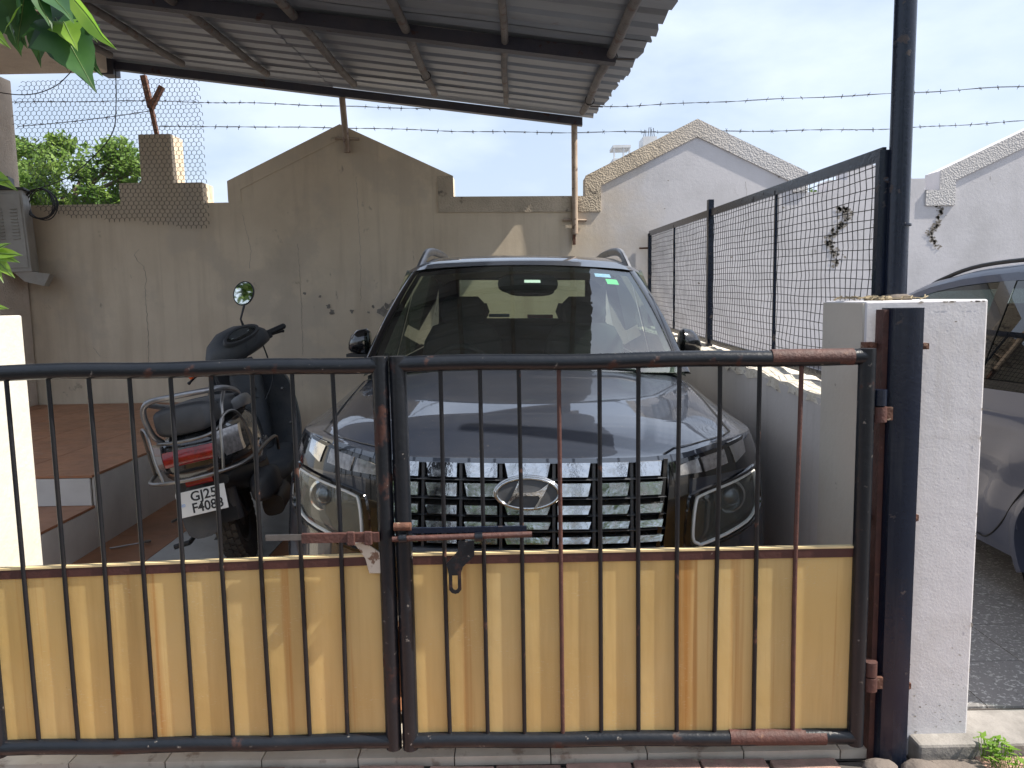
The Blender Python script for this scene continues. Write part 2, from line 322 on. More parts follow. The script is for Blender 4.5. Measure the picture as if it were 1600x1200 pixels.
def carx(nt,b,noise,ramp,mixc):
    L=nt.links; o=[n for n in nt.nodes if n.type=='OUTPUT_MATERIAL'][0]
    d=N(nt,'ShaderNodeBsdfDiffuse'); d.inputs[0].default_value=(.34,.30,.25,1); mx=N(nt,'ShaderNodeMixShader')
    a=ramp(noise(3.5,6,None,5),.3,.75,(.012,.012,.012,1),(.045,.045,.045,1)); sp=ramp(noise(140,3,None,9),.68,.74,(0,0,0,1),(.35,.35,.35,1))
    ad=N(nt,'ShaderNodeMath',operation='ADD'); L.new(a,ad.inputs[0]); L.new(sp,ad.inputs[1])
    ge=N(nt,'ShaderNodeNewGeometry'); sx=N(nt,'ShaderNodeSeparateXYZ'); L.new(ge.outputs['Normal'],sx.inputs[0])
    mr=N(nt,'ShaderNodeMapRange'); mr.inputs['From Min'].default_value=-.2; mr.inputs['From Max'].default_value=.9; mr.inputs['To Min'].default_value=.35; L.new(sx.outputs['Z'],mr.inputs[0])
    ml=N(nt,'ShaderNodeMath',operation='MULTIPLY'); L.new(ad.outputs[0],ml.inputs[0]); L.new(mr.outputs[0],ml.inputs[1])
    L.new(ml.outputs[0],mx.inputs[0]); L.new(b.outputs[0],mx.inputs[1]); L.new(d.outputs[0],mx.inputs[2]); L.new(mx.outputs[0],o.inputs[0])
M['car']=mat('dark_car_paint',(.008,.014,.028),.35,metal=.0,coat=1,spec=.6,extra=carx)
M['car2']=mat('grey_car_paint',(.040,.050,.085),.45,metal=.0,coat=.6,extra=carx)
M['gloss']=mat('gloss_black',(.008,.008,.009),.12,coat=1)
M['seatcloth']=mat('seat_fabric',(.03,.03,.032),.8,var=(20,.4))
M['dash']=mat('dashboard_plastic',(.012,.012,.013),.7)
M['ws']=glass('windshield_glass',(.78,.92,.84),.24,.005)
M['sideglass']=glass('side_glass',(.42,.52,.49),.12,.02)
M['darkglass']=glass('dark_side_glass',(.16,.21,.21),.10,.01)
M['lens']=glass('lamp_lens',(.90,.92,.91),.05,.03)
M['tail']=mat('red_lens',(.26,.010,.012),.15,coat=.4,var=(45,.8,(.09,.004,.005)))
M['orange']=mat('orange_plastic',(.8,.12,.02),.4)
M['clear']=mat('clear_indicator',(.34,.32,.31),.18,var=(70,.8,(.14,.13,.13)),coat=1,metal=.4)
M['plate']=mat('plate_white',(.70,.70,.68),.45,var=(12,.4,(.55,.54,.52)))
M['ink']=mat('plate_ink',(.012,.012,.014),.5)
M['scoot']=mat('scooter_black',(.010,.011,.014),.18,coat=1,patch=[(6,.5,.75,(.10,.085,.07),.25,.5)])
M['dust']=mat('dusty_grey_plastic',(.042,.046,.054),.6,var=(8,.7,(.085,.082,.078)),patch=[(30,.6,.66,(.03,.03,.032),.5)])
M['seat']=mat('seat_vinyl',(.035,.037,.042),.5,var=(10,.5,(.08,.08,.082)))
M['mirror']=mat('mirror_glass',(.85,.87,.86),.02,metal=1)
M['sgreen']=mat('green_sticker',(.16,.62,.26),.5)
M['sblue']=mat('blue_sticker',(.25,.42,.75),.5,var=(90,.8,(.6,.7,.85)))
M['swhite']=mat('white_sticker',(.75,.80,.78),.5)
M['wheel']=mat('alloy',(.30,.30,.31),.35,metal=.8)
M['litter']=mat('dry_litter',(.30,.24,.15),.9,var=(40,.8))

# ================= GROUND, ROAD, FLOORS
g=MB(); g.add([(-150,-150,-.03),(150,-150,-.03),(150,250,-.03),(-150,250,-.03)],[(0,1,2,3)])
tag(build(g,'ground',M['ground'],origin=(0,0,-.03)),kind='structure')
g=MB(); g.box((-40,-5.2,-.06),(40,.7,-.012)); tag(build(g,'road',M['road']),kind='structure')
def flz(y): return .05+.16*(y-2.3) if y<3.5 else .242+.012*(y-3.5)
# brick pavement in front of the gate
pv=MB(); pv.box((-2.6,.75,-.05),(3.4,2.238,.004)); pav=tag(build(pv,'pavement',M['grout']),kind='structure')
brick=None
for r,yy in enumerate([2.238-.105*k for k in range(1,12)]):
    for c in range(-12,16):
        x=c*.212+(r%2)*.1+.03
        if x>3.1 or x<-2.5: continue
        if r>1 and not(-1.6<x<1.8): continue
        if r==0 and .99<x<1.28 or (r<2 and 1.2<x<1.45): continue
        if brick is None:
            b=MB(); b.box((-.1,-.049,-.03),(.1,.049,.0)); b0=build(b,'brick',M['paver'],pav,bevel=.005,world=False); brick=b0; o=b0
        else:
            o=brick.copy(); COL.objects.link(o)
        o.location=Vector((x+random.uniform(-.006,.006),yy+.05,.026+random.uniform(-.008,.005)))-pav.location
        o.rotation_euler=(random.uniform(-.02,.02),random.uniform(-.02,.02),random.uniform(-.035,.035))
# driveway
rows=[]
ys=[2.45,3.5,4.5,5.5,6.62]
d=MB(); d.grid([[(-2.11,y,flz(y)-.006),(1.1,y,flz(y)-.006)] for y in ys],False)
d.prism([(-2.11,2.25,.0),(1.1,2.25,0),(1.1,2.25,.032),(-2.11,2.25,.032)],(0,.21,0))
drv=tag(build(d,'driveway',M['grout']),kind='structure')
x=-2.1
def slabtile(name,m,parent,x0,x1,y0,y1,zf,t=.006,th=.012):
    b=MB(); P=[(x0,y0),(x1,y0),(x1,y1),(x0,y1)]
    b.add([(a,c,zf(c)-th) for a,c in P]+[(a,c,zf(c)) for a,c in P],[(0,3,2,1),(4,5,6,7),(0,1,5,4),(1,2,6,5),(2,3,7,6),(3,0,4,7)])
    return build(b,name,m,parent)
G=.004
ty=[2.46,2.98,3.5,3.95,4.4,4.85,5.3,5.75,6.2,6.6]
tx=[-2.105,-1.76,-1.185,-.75,-.3,.15,.6,1.08]
for j in range(len(ty)-1):
    for i in range(len(tx)-1):
        if ty[j]>5 and tx[i]>-.8: continue
        slabtile('floor_tile',M['tilegrey'] if i==1 else M['tilebrown'],drv,tx[i]+G/2,tx[i+1]-G/2,ty[j]+G/2,ty[j+1]-G/2,flz)
xx=-2.0
while xx<1.08:
    slabtile('threshold_tile',M['tilecream'],drv,xx+.002,min(xx+.298,1.09),2.246,2.44,lambda y:.040,th=.03); xx+=.3
# porch with a step
p=MB(); p.box((-7,3.77,-.02),(-2.112,6.62,.601)); p.box((-7,3.2,-.02),(-2.112,3.768,.446))
por=tag(build(p,'porch',M['grout']),kind='structure')
for (x0,x1,y0,y1,z) in [(-2.56,-2.10,3.755,6.6,.615),(-3.02,-2.56,3.755,6.6,.615),(-3.48,-3.02,3.755,6.6,.615),(-3.94,-3.48,3.755,6.6,.615),(-4.4,-3.94,3.755,6.6,.615)]:
    yy=y0
    while yy<y1-.05:
        y2=min(yy+.46,y1); slabtile('floor_tile',M['tilebrown'],por,x0+.002,x1-.002,yy+.002,y2-.002,lambda y:z); yy+=.46
for k in range(4):
    slabtile('step_tile',M['tilebrown'],por,-2.10-.46*(k+1)+.002,-2.10-.46*k-.002,3.19,3.766,lambda y:.46)
for k in range(4):
    b=MB(); b.box((-2.112-.46*(k+1)+.002,3.757,.462),(-2.112-.46*k-.002,3.769,.600)); build(b,'riser_tile',M['riser'],por)
yy=3.2
while yy<6.6:
    y2=min(yy+.55,6.6); 
    if yy<3.77<y2: y2=3.77
    b=MB(); top=.446 if yy<3.769 else .601
    b.add([(-2.1,yy+.001,flz(yy)),(-2.1,y2-.001,flz(y2)),(-2.1,y2-.001,top),(-2.1,yy+.001,top)]+[(-2.111,yy+.001,flz(yy)),(-2.111,y2-.001,flz(y2)),(-2.111,y2-.001,top),(-2.111,yy+.001,top)],[(0,1,2,3),(7,6,5,4),(0,4,5,1),(1,5,6,2),(2,6,7,3),(3,7,4,0)])
    build(b,'riser_tile',M['riser'],por); yy=y2
# neighbour's yard
b=MB(); b.box((1.24,2.24,-.03),(6,2.44,.055)); tag(build(b,'concrete_strip',M['concrete'],bevel=.01),kind='structure')
b=MB(); b.box((1.24,2.442,-.03),(6,6.62,.052)); ny=tag(build(b,'neighbour_yard',M['grout']),kind='structure')
t0=None
for i in range(7):
    for j in range(13):
        if t0 is None:
            b=MB(); b.box((-.158,-.158,-.01),(.158,.158,0)); t0=build(b,'floor_tile',M['terr'],ny,world=False); o=t0
        else: o=t0.copy(); COL.objects.link(o)
        o.location=Vector((1.42+i*.32,2.605+j*.32,.060))-ny.location

# ================= BACK WALL
WY=6.62; WT=.24
prof=[(-5.2,2.31),(-3.28,2.31),(-3.28,2.48),(-3.09,2.48),(-3.09,2.875),(-2.82,2.875),(-2.82,2.475),(-2.58,2.475),(-2.58,2.305),(-2.365,2.305),(-2.365,2.478),(-1.40,2.925),(-.468,2.487),(-.468,2.315),(.65,2.302),(.652,2.468),(1.588,2.915),(2.52,2.465),(2.52,2.305),(2.70,2.305),(2.70,2.40),(2.86,2.40),(2.86,2.52),(3.36,2.52),(3.40,2.40),(3.52,2.40),(3.52,2.30),(3.64,2.30),(3.64,2.46),(4.6,2.90),(5.5,2.47),(5.5,2.30),(8,2.30)]
w_=MB()
# front/back built as vertical strips, so that no face is badly concave
xs=sorted(set([p[0] for p in prof]))
def strips(mb,prof,y0,y1,zb):
    for a,b in zip(prof,prof[1:]):
        if abs(b[0]-a[0])<.0001: continue
        n=max(1,int((b[0]-a[0])/.5)) if False else 1
        mb.add([(a[0],y0,zb),(b[0],y0,zb),(b[0],y0,b[1]),(a[0],y0,a[1]),(a[0],y1,zb),(b[0],y1,zb),(b[0],y1,b[1]),(a[0],y1,a[1])],[(0,1,2,3),(7,6,5,4),(3,2,6,7)])
    for a,b in zip(prof,prof[1:]):
        if abs(b[0]-a[0])<.05:
            mb.add([(a[0],y0,a[1]),(b[0],y0,b[1]),(b[0],y1,b[1]),(a[0],y1,a[1])],[(0,1,2,3)])
strips(w_,prof,WY,WY+WT,-.05)
wall=tag(build(w_,'compound_wall',M['wall'],origin=(0,WY,0)),'tan plastered compound wall with gabled top running behind the parked car','wall')
# coping band: offset polygon along the profile
def band(pts,wd,y0,y1):
    mb=MB(); n=len(pts); low=[]
    for i,(x_,z_) in enumerate(pts):
        dirs=[]
        if i>0: dirs.append((Vector(pts[i])-Vector(pts[i-1])).normalized())
        if i<n-1: dirs.append((Vector(pts[i+1])-Vector(pts[i])).normalized())
        ns=[Vector((d.y,-d.x)) for d in dirs]
        if len(ns)==2:
            m=(ns[0]+ns[1]).normalized(); k=wd/max(.35,m.dot(ns[0]))
        else: m=ns[0]; k=wd
        low.append((x_+m.x*k,z_+m.y*k))
    for i in range(n-1):
        q=[pts[i],pts[i+1],low[i+1],low[i]]
        mb.add([(a,y0,b) for a,b in q]+[(a,y1,b) for a,b in q],[(0,1,2,3),(7,6,5,4),(3,2,6,7),(0,4,5,1)])
    return mb
cb=band([(-2.367,2.31),(-2.367,2.481),(-1.40,2.929),(-.465,2.490)],.11,WY-.006,WY+.003)
build(cb,'coping_band',M['wall'],wall)
cb=band([(-.465,2.490),(-.465,2.318),(.647,2.305),(.649,2.471),(1.588,2.919),(2.523,2.468),(2.523,2.308)],.13,WY-.014,WY+.003)
build(cb,'coping_band',M['coping'],wall)
cb=band([(3.52,2.303),(3.637,2.303),(3.637,2.463),(4.6,2.904),(5.5,2.47)],.13,WY-.014,WY+.003)
build(cb,'coping_band',M['coping'],wall)
def flake(pts,yy,name,m,par,th=.004):
    mb=MB(); P=[]
    for cx,cz,r in pts:
        poly=[]
        n=9
        for k in range(n):
            a=2*PI*k/n; q=r*random.uniform(.45,1.25); poly.append((cx+math.cos(a)*q*1.2,yy,cz+math.sin(a)*q))
        mb.add(poly,[tuple(range(n))])
    o=build(mb,name,m,par); o['kind']='stuff'; return o
M['flake']=mat('bare_render_patch',(.16,.14,.12),.95,var=(25,.9,(.34,.31,.27)))
fl=[]
for (x_,z_,r) in [(-1.76,1.53,.015),(-1.63,1.50,.014),(-1.56,1.42,.022),(-1.53,1.37,.022),(-1.36,1.37,.016),(-1.22,1.36,.011),(-1.18,1.41,.016),(-1.10,1.37,.045),(-1.05,1.41,.03),(-1.0,1.44,.03)]: fl.append((x_,z_,r))
flake(fl,WY-.0045,'bare_patch',M['flake'],wall)
fl=[]
for k in range(150):
    t=random.random()**1.2; fl.append((2.82+random.gauss(0,.028)-.09*t+.05*math.sin(t*9),2.17-.5*t,random.uniform(.003,.017)))
for k in range(90):
    t=random.random(); fl.append((3.62+random.gauss(0,.020)+.04*math.sin(t*7),2.17-.36*t,random.uniform(.003,.014)))
for k in range(14): fl.append((random.uniform(1.3,2.6),random.uniform(1.4,2.5),random.uniform(.004,.011)))
flake(fl,WY-.0045,'bare_patch',M['flake'],wall)
cr_=MB()
def crack(pts,w0):
    P=[]
    for a,b in zip(pts,pts[1:]):
        n=max(2,int(math.hypot(b[0]-a[0],b[1]-a[1])/.02))
        for k in range(n):
            t=k/n; P.append((a[0]+(b[0]-a[0])*t+random.uniform(-.005,.005),a[1]+(b[1]-a[1])*t))
    P.append(pts[-1])
    rows=[[(x-w0*random.uniform(.3,1),WY-.0015,z),(x+w0*random.uniform(.3,1),WY-.0015,z)] for x,z in P]
    cr_.grid(rows,False)
crack([(-3.15,1.93),(-3.19,1.88),(-3.17,1.83),(-3.12,1.78),(-3.10,1.68),(-3.12,1.6),(-3.12,1.2),(-3.14,.9)],.0025)
crack([(-1.80,1.95),(-1.79,1.5),(-1.80,1.0)],.0018); crack([(-1.28,2.5),(-1.27,1.9),(-1.28,1.45)],.0015); crack([(-2.25,2.2),(-2.2,1.9),(-2.22,1.75)],.0015)
crack([(-3.6,1.1),(-3.55,1.02),(-3.42,1.0)],.002); crack([(2.0,2.4),(2.03,2.1),(1.98,1.9)],.002); crack([(3.1,2.1),(3.06,1.8),(3.1,1.5)],.002)
ck=build(cr_,'hairline_cracks',M['flake'],wall); ck['kind']='stuff'
# cement patch below left end of wire mesh, iron angle post on the stepped pillar
ap=empty('iron_angle_post',(-2.95,WY+.1,2.87))
b=MB(); b.tube([(-2.955,WY+.06,2.86),(-2.99,WY+.05,3.12)],.022,4); b.tube([(-2.99,WY+.05,3.10),(-3.03,WY+.04,3.36)],.03,4)
build(b,'upright',M['rust'],ap)
b=MB(); b.tube([(-2.985,WY+.045,3.10),(-2.88,WY+.04,3.27)],.028,4); build(b,'arm',M['rust'],ap)
tag(ap,'rusty forked angle iron post standing on the stepped wall pillar','post')

# ================= BARBED WIRES
def barbed(name,pts,label,y=WY+.1,step=.155,grp='barbed wire strands above the wall'):
    base=cr([(a,y,b) for a,b in pts],14); mb=MB()
    L_=0; nxt=.05; tot=[]
    for s in (0,1):
        pp=[]
        acc=0
        for i,p_ in enumerate(base):
            if i: acc+=(base[i]-base[i-1]).length
            pp.append(p_+Vector((0,math.sin(acc*45+s*PI)*.002,math.cos(acc*45+s*PI)*.003+.004*math.sin(acc*7)+.007*mn.noise(Vector((acc*2.3,s*.02,base[0].z*3))))))
        mb.tube(pp,.0022,4,cap=False)
    acc=0
    for i in range(1,len(base)):
        seg=(base[i]-base[i-1]); l=seg.length
        while acc+l>nxt:
            p_=base[i-1]+seg*((nxt-acc)/l); p_=p_+Vector((0,0,.004*math.sin(nxt*7)))
            for k in range(2):
                a=random.uniform(0,PI); dv=Vector((random.uniform(-.012,.012),math.cos(a)*.012,abs(math.sin(a))*.016+.004)); mb.tube([p_-dv,p_+dv],.0018,3)
            mb.tube([p_-Vector((.007,0,0)),p_+Vector((.007,0,0))],.0045,5)
            nxt+=step*random.uniform(.6,1.35)
        acc+=l
    o=build(mb,name,M['wire']); tag(o,label,'barbed wire',grp); return o
barbed('barbed_wire',[(-4.2,3.18),(-3,3.17),(-2,3.13),(-.5,3.06),(.84,3.06),(2.2,3.09),(4.3,3.155),(6,3.2)],'upper barbed wire strand running the whole length above the wall')
barbed('barbed_wire',[(-2.95,2.96),(-1.4,2.92),(0,2.86),(1.6,2.84),(3.1,2.83),(4.3,2.872),(6,2.93)],'lower barbed wire strand crossing in front of the wall gables')
barbed('barbed_wire',[(-4.15,2.98),(-3.6,3.02),(-2.99,3.09)],'short barbed wire strand from the house column up to the forked post',step=.2)
# ================= CHICKEN WIRE
def hexmesh():
    mb=MB(); P0=[(40,122),(326,122),(322,362),(105,348)]
    a=.0245; dx=a*1.732; dz=a*1.5
    def inside(x,z):
        top=3.30; right=-2.545; 
        if z>top or x>right: return False
        bot=2.075+(right-x)*.11
        if z<bot: return False
        left=-4.05 if z>2.35 else -4.05+(2.35-z)*1.6
        return x>left-.03*math.sin(z*9)
    def q(x,z):
        k=mn.noise(Vector((x*2,z*2,0)))*.03; k2=mn.noise(Vector((x*3,z*3,7)))*.012
        return Vector((x+k2,WY-.05+k-.02*(z>2.9)*(z-2.9),z+k2*.8))
    for j in range(62):
        for i in range(42):
            cx=-4.2+i*dx+(j%2)*dx/2; cz=2.0+j*dz*.92
            if not inside(cx,cz): continue
            c=[(cx+math.sin(PI/3*k)*a*.98,cz+math.cos(PI/3*k)*a*.92) for k in range(6)]
            for k in ((0,1),(1,2),(5,0)):
                mb.tube([q(*c[k[0]]),q(*c[k[1]])],.0019 if k!=(1,2) else .0028,3,cap=False)
    # twisted selvedge
    return mb
tag(build(hexmesh(),'chicken_wire',M['wire']),'hexagonal chicken wire sheet hung over the left end of the wall','wire mesh')
# ================= HOUSE COLUMN, BEAM, METER BOX, CABLES
hc=empty('house_column',(-4.3,6.2,.61))
b=MB(); b.box((-5.2,6.02,.61),(-4.10,6.6,3.32)); build(b,'shaft',M['stucco'],hc,bevel=.01)
tag(hc,'stuccoed house column at the left edge of the porch','column')
b=MB(); b.box((-8,5.75,3.325),(-3.22,6.45,3.75)); tag(build(b,'roof_beam',M['stucco'],bevel=.01),'tan concrete beam resting on the house column under the canopy','beam')
b=MB(); b.box((-8,-.5,3.76),(-3.6,6.45,3.9)); 
mbx=empty('meter_box',(-3.99,6.4,1.77))
MT=Matrix.Translation((-3.99,6.42,1.74))@Matrix.Rotation(.32,4,'Z')@Matrix.Rotation(-.04,4,'Y')@Matrix.Scale(1.09,4)
b=MB(); b.box((-.20,-.12,0),(.06,.10,.60),MT); build(b,'casing',M['box'],mbx,bevel=.006)
b=MB(); b.box((-.17,-.128,.03),(.045,-.122,.57),MT); build(b,'cover_plate',M['box'],mbx,bevel=.003)
for c in range(2):
    for k in range(10):
        b=MB(); x0=-.125+c*.095; z0=.24+k*.024
        b.prism([MT@Vector((x0,-.128,z0)),MT@Vector((x0+.045,-.128,z0)),MT@Vector((x0+.045,-.140,z0+.002)),MT@Vector((x0,-.140,z0+.002))],MT.to_3x3()@Vector((0,0,.007)))
        build(b,'louvre',M['box'],mbx)
b=MB(); b.box((-.22,-.14,.60),(.08,.12,.615),MT); b.box((-.19,-.10,.615),(-.02,.05,.70),MT); build(b,'lid',M['black'],mbx)
b=MB(); b.prism([MT@Vector(p) for p in ((-.06,-.11,0),(.06,-.11,0),(.17,-.09,-.02),(.12,-.09,-.11),(.0,-.10,-.07))],MT.to_3x3()@Vector((0,.15,0))); build(b,'bracket',M['box'],mbx)
b=MB(); b.box((-.15,-.13,.25),(-.142,-.15,.28),MT); build(b,'latch',M['rust'],mbx)
tag(mbx,'grey sheet metal meter box with two rows of louvres fixed to the house column','meter box')
# cable coil
b=MB()
for k in range(5):
    rr=.115+.006*random.random(); pts=[]
    cx,cz_=-3.86+random.uniform(-.006,.006),2.30+random.uniform(-.006,.006)
    for i in range(28):
        a=2*PI*i/28; pts.append((cx+math.cos(a)*rr,6.50-.015*k+.008*math.sin(3*a+k),cz_+math.sin(a)*rr*1.04))
    b.tube(pts,.0045,6,closed=True)
tag(build(b,'cable_coil',M['black']),'coil of black cable hanging beside the meter box','cable')
b=MB()
b.tube(cr([(-3.18,6.5,3.36),(-3.17,6.45,3.1),(-3.19,6.4,2.85),(-3.36,6.4,2.66),(-3.6,6.42,2.50),(-3.9,6.45,2.41)],8),.0042,5)
tag(build(b,'hanging_cable',M['black']),'thin black cable drooping from the canopy corner to the cable coil','cable')
b=MB()
b.tube(cr([(-4.6,6.3,3.35),(-4.2,6.35,3.2),(-3.85,6.35,3.14),(-3.6,6.35,3.2),(-3.45,6.4,3.36)],8),.004,5)
tag(build(b,'sagging_wire',M['black']),'short grey wire sagging below the roof beam','cable')

# ================= CANOPY
def cz(x,y): return 2.91+.046*(y-6.6)-.134*(x-.6)
can=empty('carport_canopy',(-1.3,4.5,0))
# corrugated sheets: ribs run along x, sheets side by side in y
def sheet(y0,y1,x0,x1,lift):
    mb=MB(); pr=[]
    y=y0; pitch=.215
    pat=[(0,0),(.13,0),(.15,.024),(.19,.024),(.215,0)]
    k=0
    while y<y1-.001:
        for a,h in pat[:-1]:
            if y+a<=y1: pr.append((y+a,h))
        y+=pitch
    pr.append((y1,0))
    rows=[]
    nx=9
    for i in range(nx):
        x=x0+(x1-x0)*i/(nx-1)
        rows.append([(x+ (random.uniform(-.012,.012) if i in(0,nx-1) else 0),yy,cz(x,yy)+.035+h+lift+.006*mn.noise(Vector((x*1.5,yy*2,1)))) for yy,h in pr])
    mb.grid(rows,False)
    mb2=MB(); n=len(mb.v); mb2.v=mb.v+[(a,b,c+.0035) for a,b,c in mb.v]; mb2.f=mb.f+[tuple(i+n for i in reversed(f)) for f in mb.f]; mb2.sm=[False]*len(mb2.f)
    nr=len(rows[0])
    for i in range(nr-1):
        for base in (0,(nx-1)*nr): mb2.add([mb2.v[base+i],mb2.v[base+i+1],mb2.v[n+base+i+1],mb2.v[n+base+i]],[(0,1,2,3)])
    return mb2
y=2.62;i=0
while y<6.55:
    y1=min(y+.86,6.60)
    xr=.82-.045*(y-2.2)/1.0*.55+random.uniform(-.012,.012)
    build(sheet(y,y1+.03 if y1<6.5 else y1,-3.95,-1.45,.004*(i%2)),'roof_sheet',M['tin'],can)
    build(sheet(y,y1+.03 if y1<6.5 else y1,-1.50,xr,.004*(i%2)+.006),'roof_sheet',M['tin'],can)
    y=y1;i+=1
for x in (-3.06,-2.51,-1.86,-1.19,-.565,-.01,.59):
    r=.026 if x not in (-.01,) else .02
    pts=[(x+.006*math.sin(k*1.7+x),2.66+k*.392,cz(x,2.66+k*.392)-.0+.004*math.sin(k*2.1)) for k in range(10)]
    b=MB(); b.tube(pts,r,10); build(b,'rafter',M['rafter'],can)
for yb,r in ((6.56,.032),(4.55,.036),(2.72,.036)):
    b=MB(); x0=-3.2 if yb>6 else -3.95; M2=None
    b.prism([(x0,yb-r,cz(x0,yb)-.008-r),(x0,yb+r,cz(x0,yb)-.008-r),(x0,yb+r,cz(x0,yb)-.008+r),(x0,yb-r,cz(x0,yb)-.008+r)],(.62-x0,0,-.134*(.62-x0))); build(b,'beam',M['beam'],can)
b=MB(); b.box((-3.30,6.50,3.33),(-3.20,6.62,3.46)); build(b,'beam_end_cap',M['beam'],can)
for (x,y,k) in ((-.6,4.55,0),(.6,4.55,1),(.6,5.75,2),(-.565,5.6,3)):
    b=MB(); b.tube([Vector((x,y,cz(x,y)))+Vector((math.cos(a)*.033,.01*math.sin(a*2),math.sin(a)*.033)) for a in [i*PI/6 for i in range(12)]],.004,5,closed=True); build(b,'wire_tie',M['wire'],can)
for (x,y,l) in ((.63,4.56,.1),(.62,5.9,.09)):
    b=MB(); b.tube([(x,y,cz(x,y)-.01),(x+l,y-.02,cz(x,y)-.02)],.006,6); build(b,'rod_stub',M['rafter'],can)
for (px,zb) in ((-1.34,2.69),(.555,1.99)):
    b=MB(); b.tube([(px-.02 if px<0 else px,6.565,cz(px,6.56)-.04),(px,6.585,zb)],.026,10); build(b,'post',M['postpaint'],can)
    b=MB(); b.tube([(px-.1,6.60,zb+.12),(px+.1,6.60,zb+.11)],.012,6); build(b,'clamp',M['postpaint'],can)
b=MB(); b.box((.535,6.585,1.90),(.56,6.615,1.985)); build(b,'post_foot',M['rust'],can)
tag(can,'sloping corrugated metal carport canopy on weathered pipe rafters over the car','canopy')

# ================= LOW SIDE WALL + FENCE
sw=MB(); 
def swz(y): return 1.085+.022*(y-2.6)
sw.add([(1.075,2.6,-.02),(1.235,2.6,-.02),(1.235,2.6,swz(2.6)),(1.075,2.6,swz(2.6)),(1.075,6.62,-.02),(1.235,6.62,-.02),(1.235,6.62,swz(6.6)),(1.075,6.62,swz(6.6))],[(0,1,2,3),(7,6,5,4),(0,3,7,4),(1,5,6,2),(3,2,6,7)])
swo=tag(build(sw,'side_wall',M['greywall']),'low grey plastered side wall between the driveway and the neighbour','wall')
cp=MB(); rowsA=[]
n=60
for k in range(n+1):
    y=2.6+k*(6.61-2.6)/n; z=swz(y)+.02+random.uniform(-.006,.008); xl=1.068+random.uniform(-.006,.01)
    rowsA.append([(xl,y,z-.035-random.uniform(0,.02)),(xl+.004,y,z-.006),(1.12+random.uniform(-.01,.01),y,z),(1.19,y,z+random.uniform(-.004,.006)),(1.242,y,z-.006),(1.242,y,z-.05)])
cp.grid(rowsA,False); build(cp,'wall_cap',M['peel'],swo)
fn=empty('mesh_fence',(1.19,4.5,1.1))
FX=1.185
def ft(y): return 1.885+.0235*(y-2.5)
def fb(y): return 1.135+.022*(y-2.5)
def bx(a,b_,w1,w2,name,lab=None):
    m_=MB(); a=Vector(a);b_=Vector(b_); d=(b_-a).normalized(); s=Vector((1,0,0)) if abs(d.x)<.9 else Vector((0,1,0)); u=d.cross(s).normalized(); s=u.cross(d).normalized()
    c=[s*w1+u*w2,s*w1-u*w2,-s*w1-u*w2,-s*w1+u*w2]
    m_.prism([a+q for q in c],b_-a); return build(m_,name,M['navy'],fn)
bx((FX,2.48,ft(2.48)),(FX,6.59,ft(6.59)),.006,.020,'top_rail')
bx((FX,2.62,fb(2.6)),(FX,6.59,fb(6.59)),.006,.014,'bottom_rail')
bx((FX,2.485,1.40),(FX,2.485,ft(2.5)+.01),.018,.014,'post')
bx((FX,4.60,swz(4.6)-.0),(FX,4.60,ft(4.6)+.075),.016,.02,'post')
bx((FX,6.585,fb(6.58)),(FX,6.585,ft(6.58)),.014,.014,'post')
for y in (3.47,5.6): bx((FX,y,fb(y)),(FX,y,ft(y)),.006,.006,'stiffener')
for (ya,yb) in ((2.5,4.58),(4.62,6.57)):
    b=MB()
    y=ya+.03
    while y<yb:
        pts=[(FX+.006+.004*math.sin(zz*40+y*9),y+.006*mn.noise(Vector((y*9,zz*6,0)))+.004*math.sin(zz*9+y*3),zz) for zz in [fb(y)+(ft(y)-fb(y))*k/8 for k in range(9)]]
        b.tube(pts,.0016,3,cap=False); y+=.043+random.uniform(-.004,.004)
    k=0; nz_=23
    for k in range(1,nz_):
        pts=[]
        for i in range(25):
            y=ya+(yb-ya)*i/24; z=fb(y)+(ft(y)-fb(y))*k/nz_; pts.append((FX+.003,y,z+.008*mn.noise(Vector((y*3,k*1.7,3)))))
        b.tube(pts,.0017,3,cap=False)
    build(b,'wire_mesh',M['mesh'],fn)
b=MB(); b.tube([(1.10,6.60,1.86),(1.18,6.59,1.86)],.008,6); build(b,'wall_bolt',M['rust'],fn)
tag(fn,'black framed wire mesh fence standing on the low side wall','fence')

# ================= PILLARS
b=MB(); b.box((1.058,2.30,-.02),(1.425,2.60,1.425)); rp=build(b,'gate_pillar',M['white'],bevel=.006)
tag(rp,'whitewashed square gate pillar on the right carrying the gate hinges','pillar')
b=MB(); b.box((1.052,2.304,-.02),(1.0585,2.596,1.42)); build(b,'shaded_side',M['whitetan'],rp)  # thin skin on the left face, its shade put into the colour
b=MB(); b.box((-2.5,2.42,-.02),(-1.70,2.685,1.425)); tag(build(b,'gate_pillar',M['cream'],bevel=.006),'bright cream gate pillar at the left edge behind the left gate leaf','pillar')
chips=MB()
def chip(c,ux,uz,r0):
    poly=[]
    for k in range(8):
        a=2*PI*k/8; q=r0*random.uniform(.5,1.3); poly.append(Vector(c)+Vector(ux)*math.cos(a)*q+Vector(uz)*math.sin(a)*q)
    chips.add(poly,[tuple(range(8))])
for k in range(34):
    x_=random.uniform(1.21,1.41); z_=random.uniform(.05,1.38) if k%5==0 else abs(random.gauss(.02,.14))+.02
    chip((x_,2.2965,z_),(1.4,0,0),(0,0,.7),random.uniform(.0012,.004))
for k in range(14): chip((1.422-random.uniform(0,.003),2.2962,random.uniform(.1,1.4)),(.6,0,0),(0,0,1.6),random.uniform(.002,.006))
for k in range(10): chip((random.uniform(1.22,1.41),2.2962,1.419),(1.6,0,0),(0,0,.6),random.uniform(.002,.006))
co_=build(chips,'paint_chips',M['flake'],rp); co_['kind']='stuff'
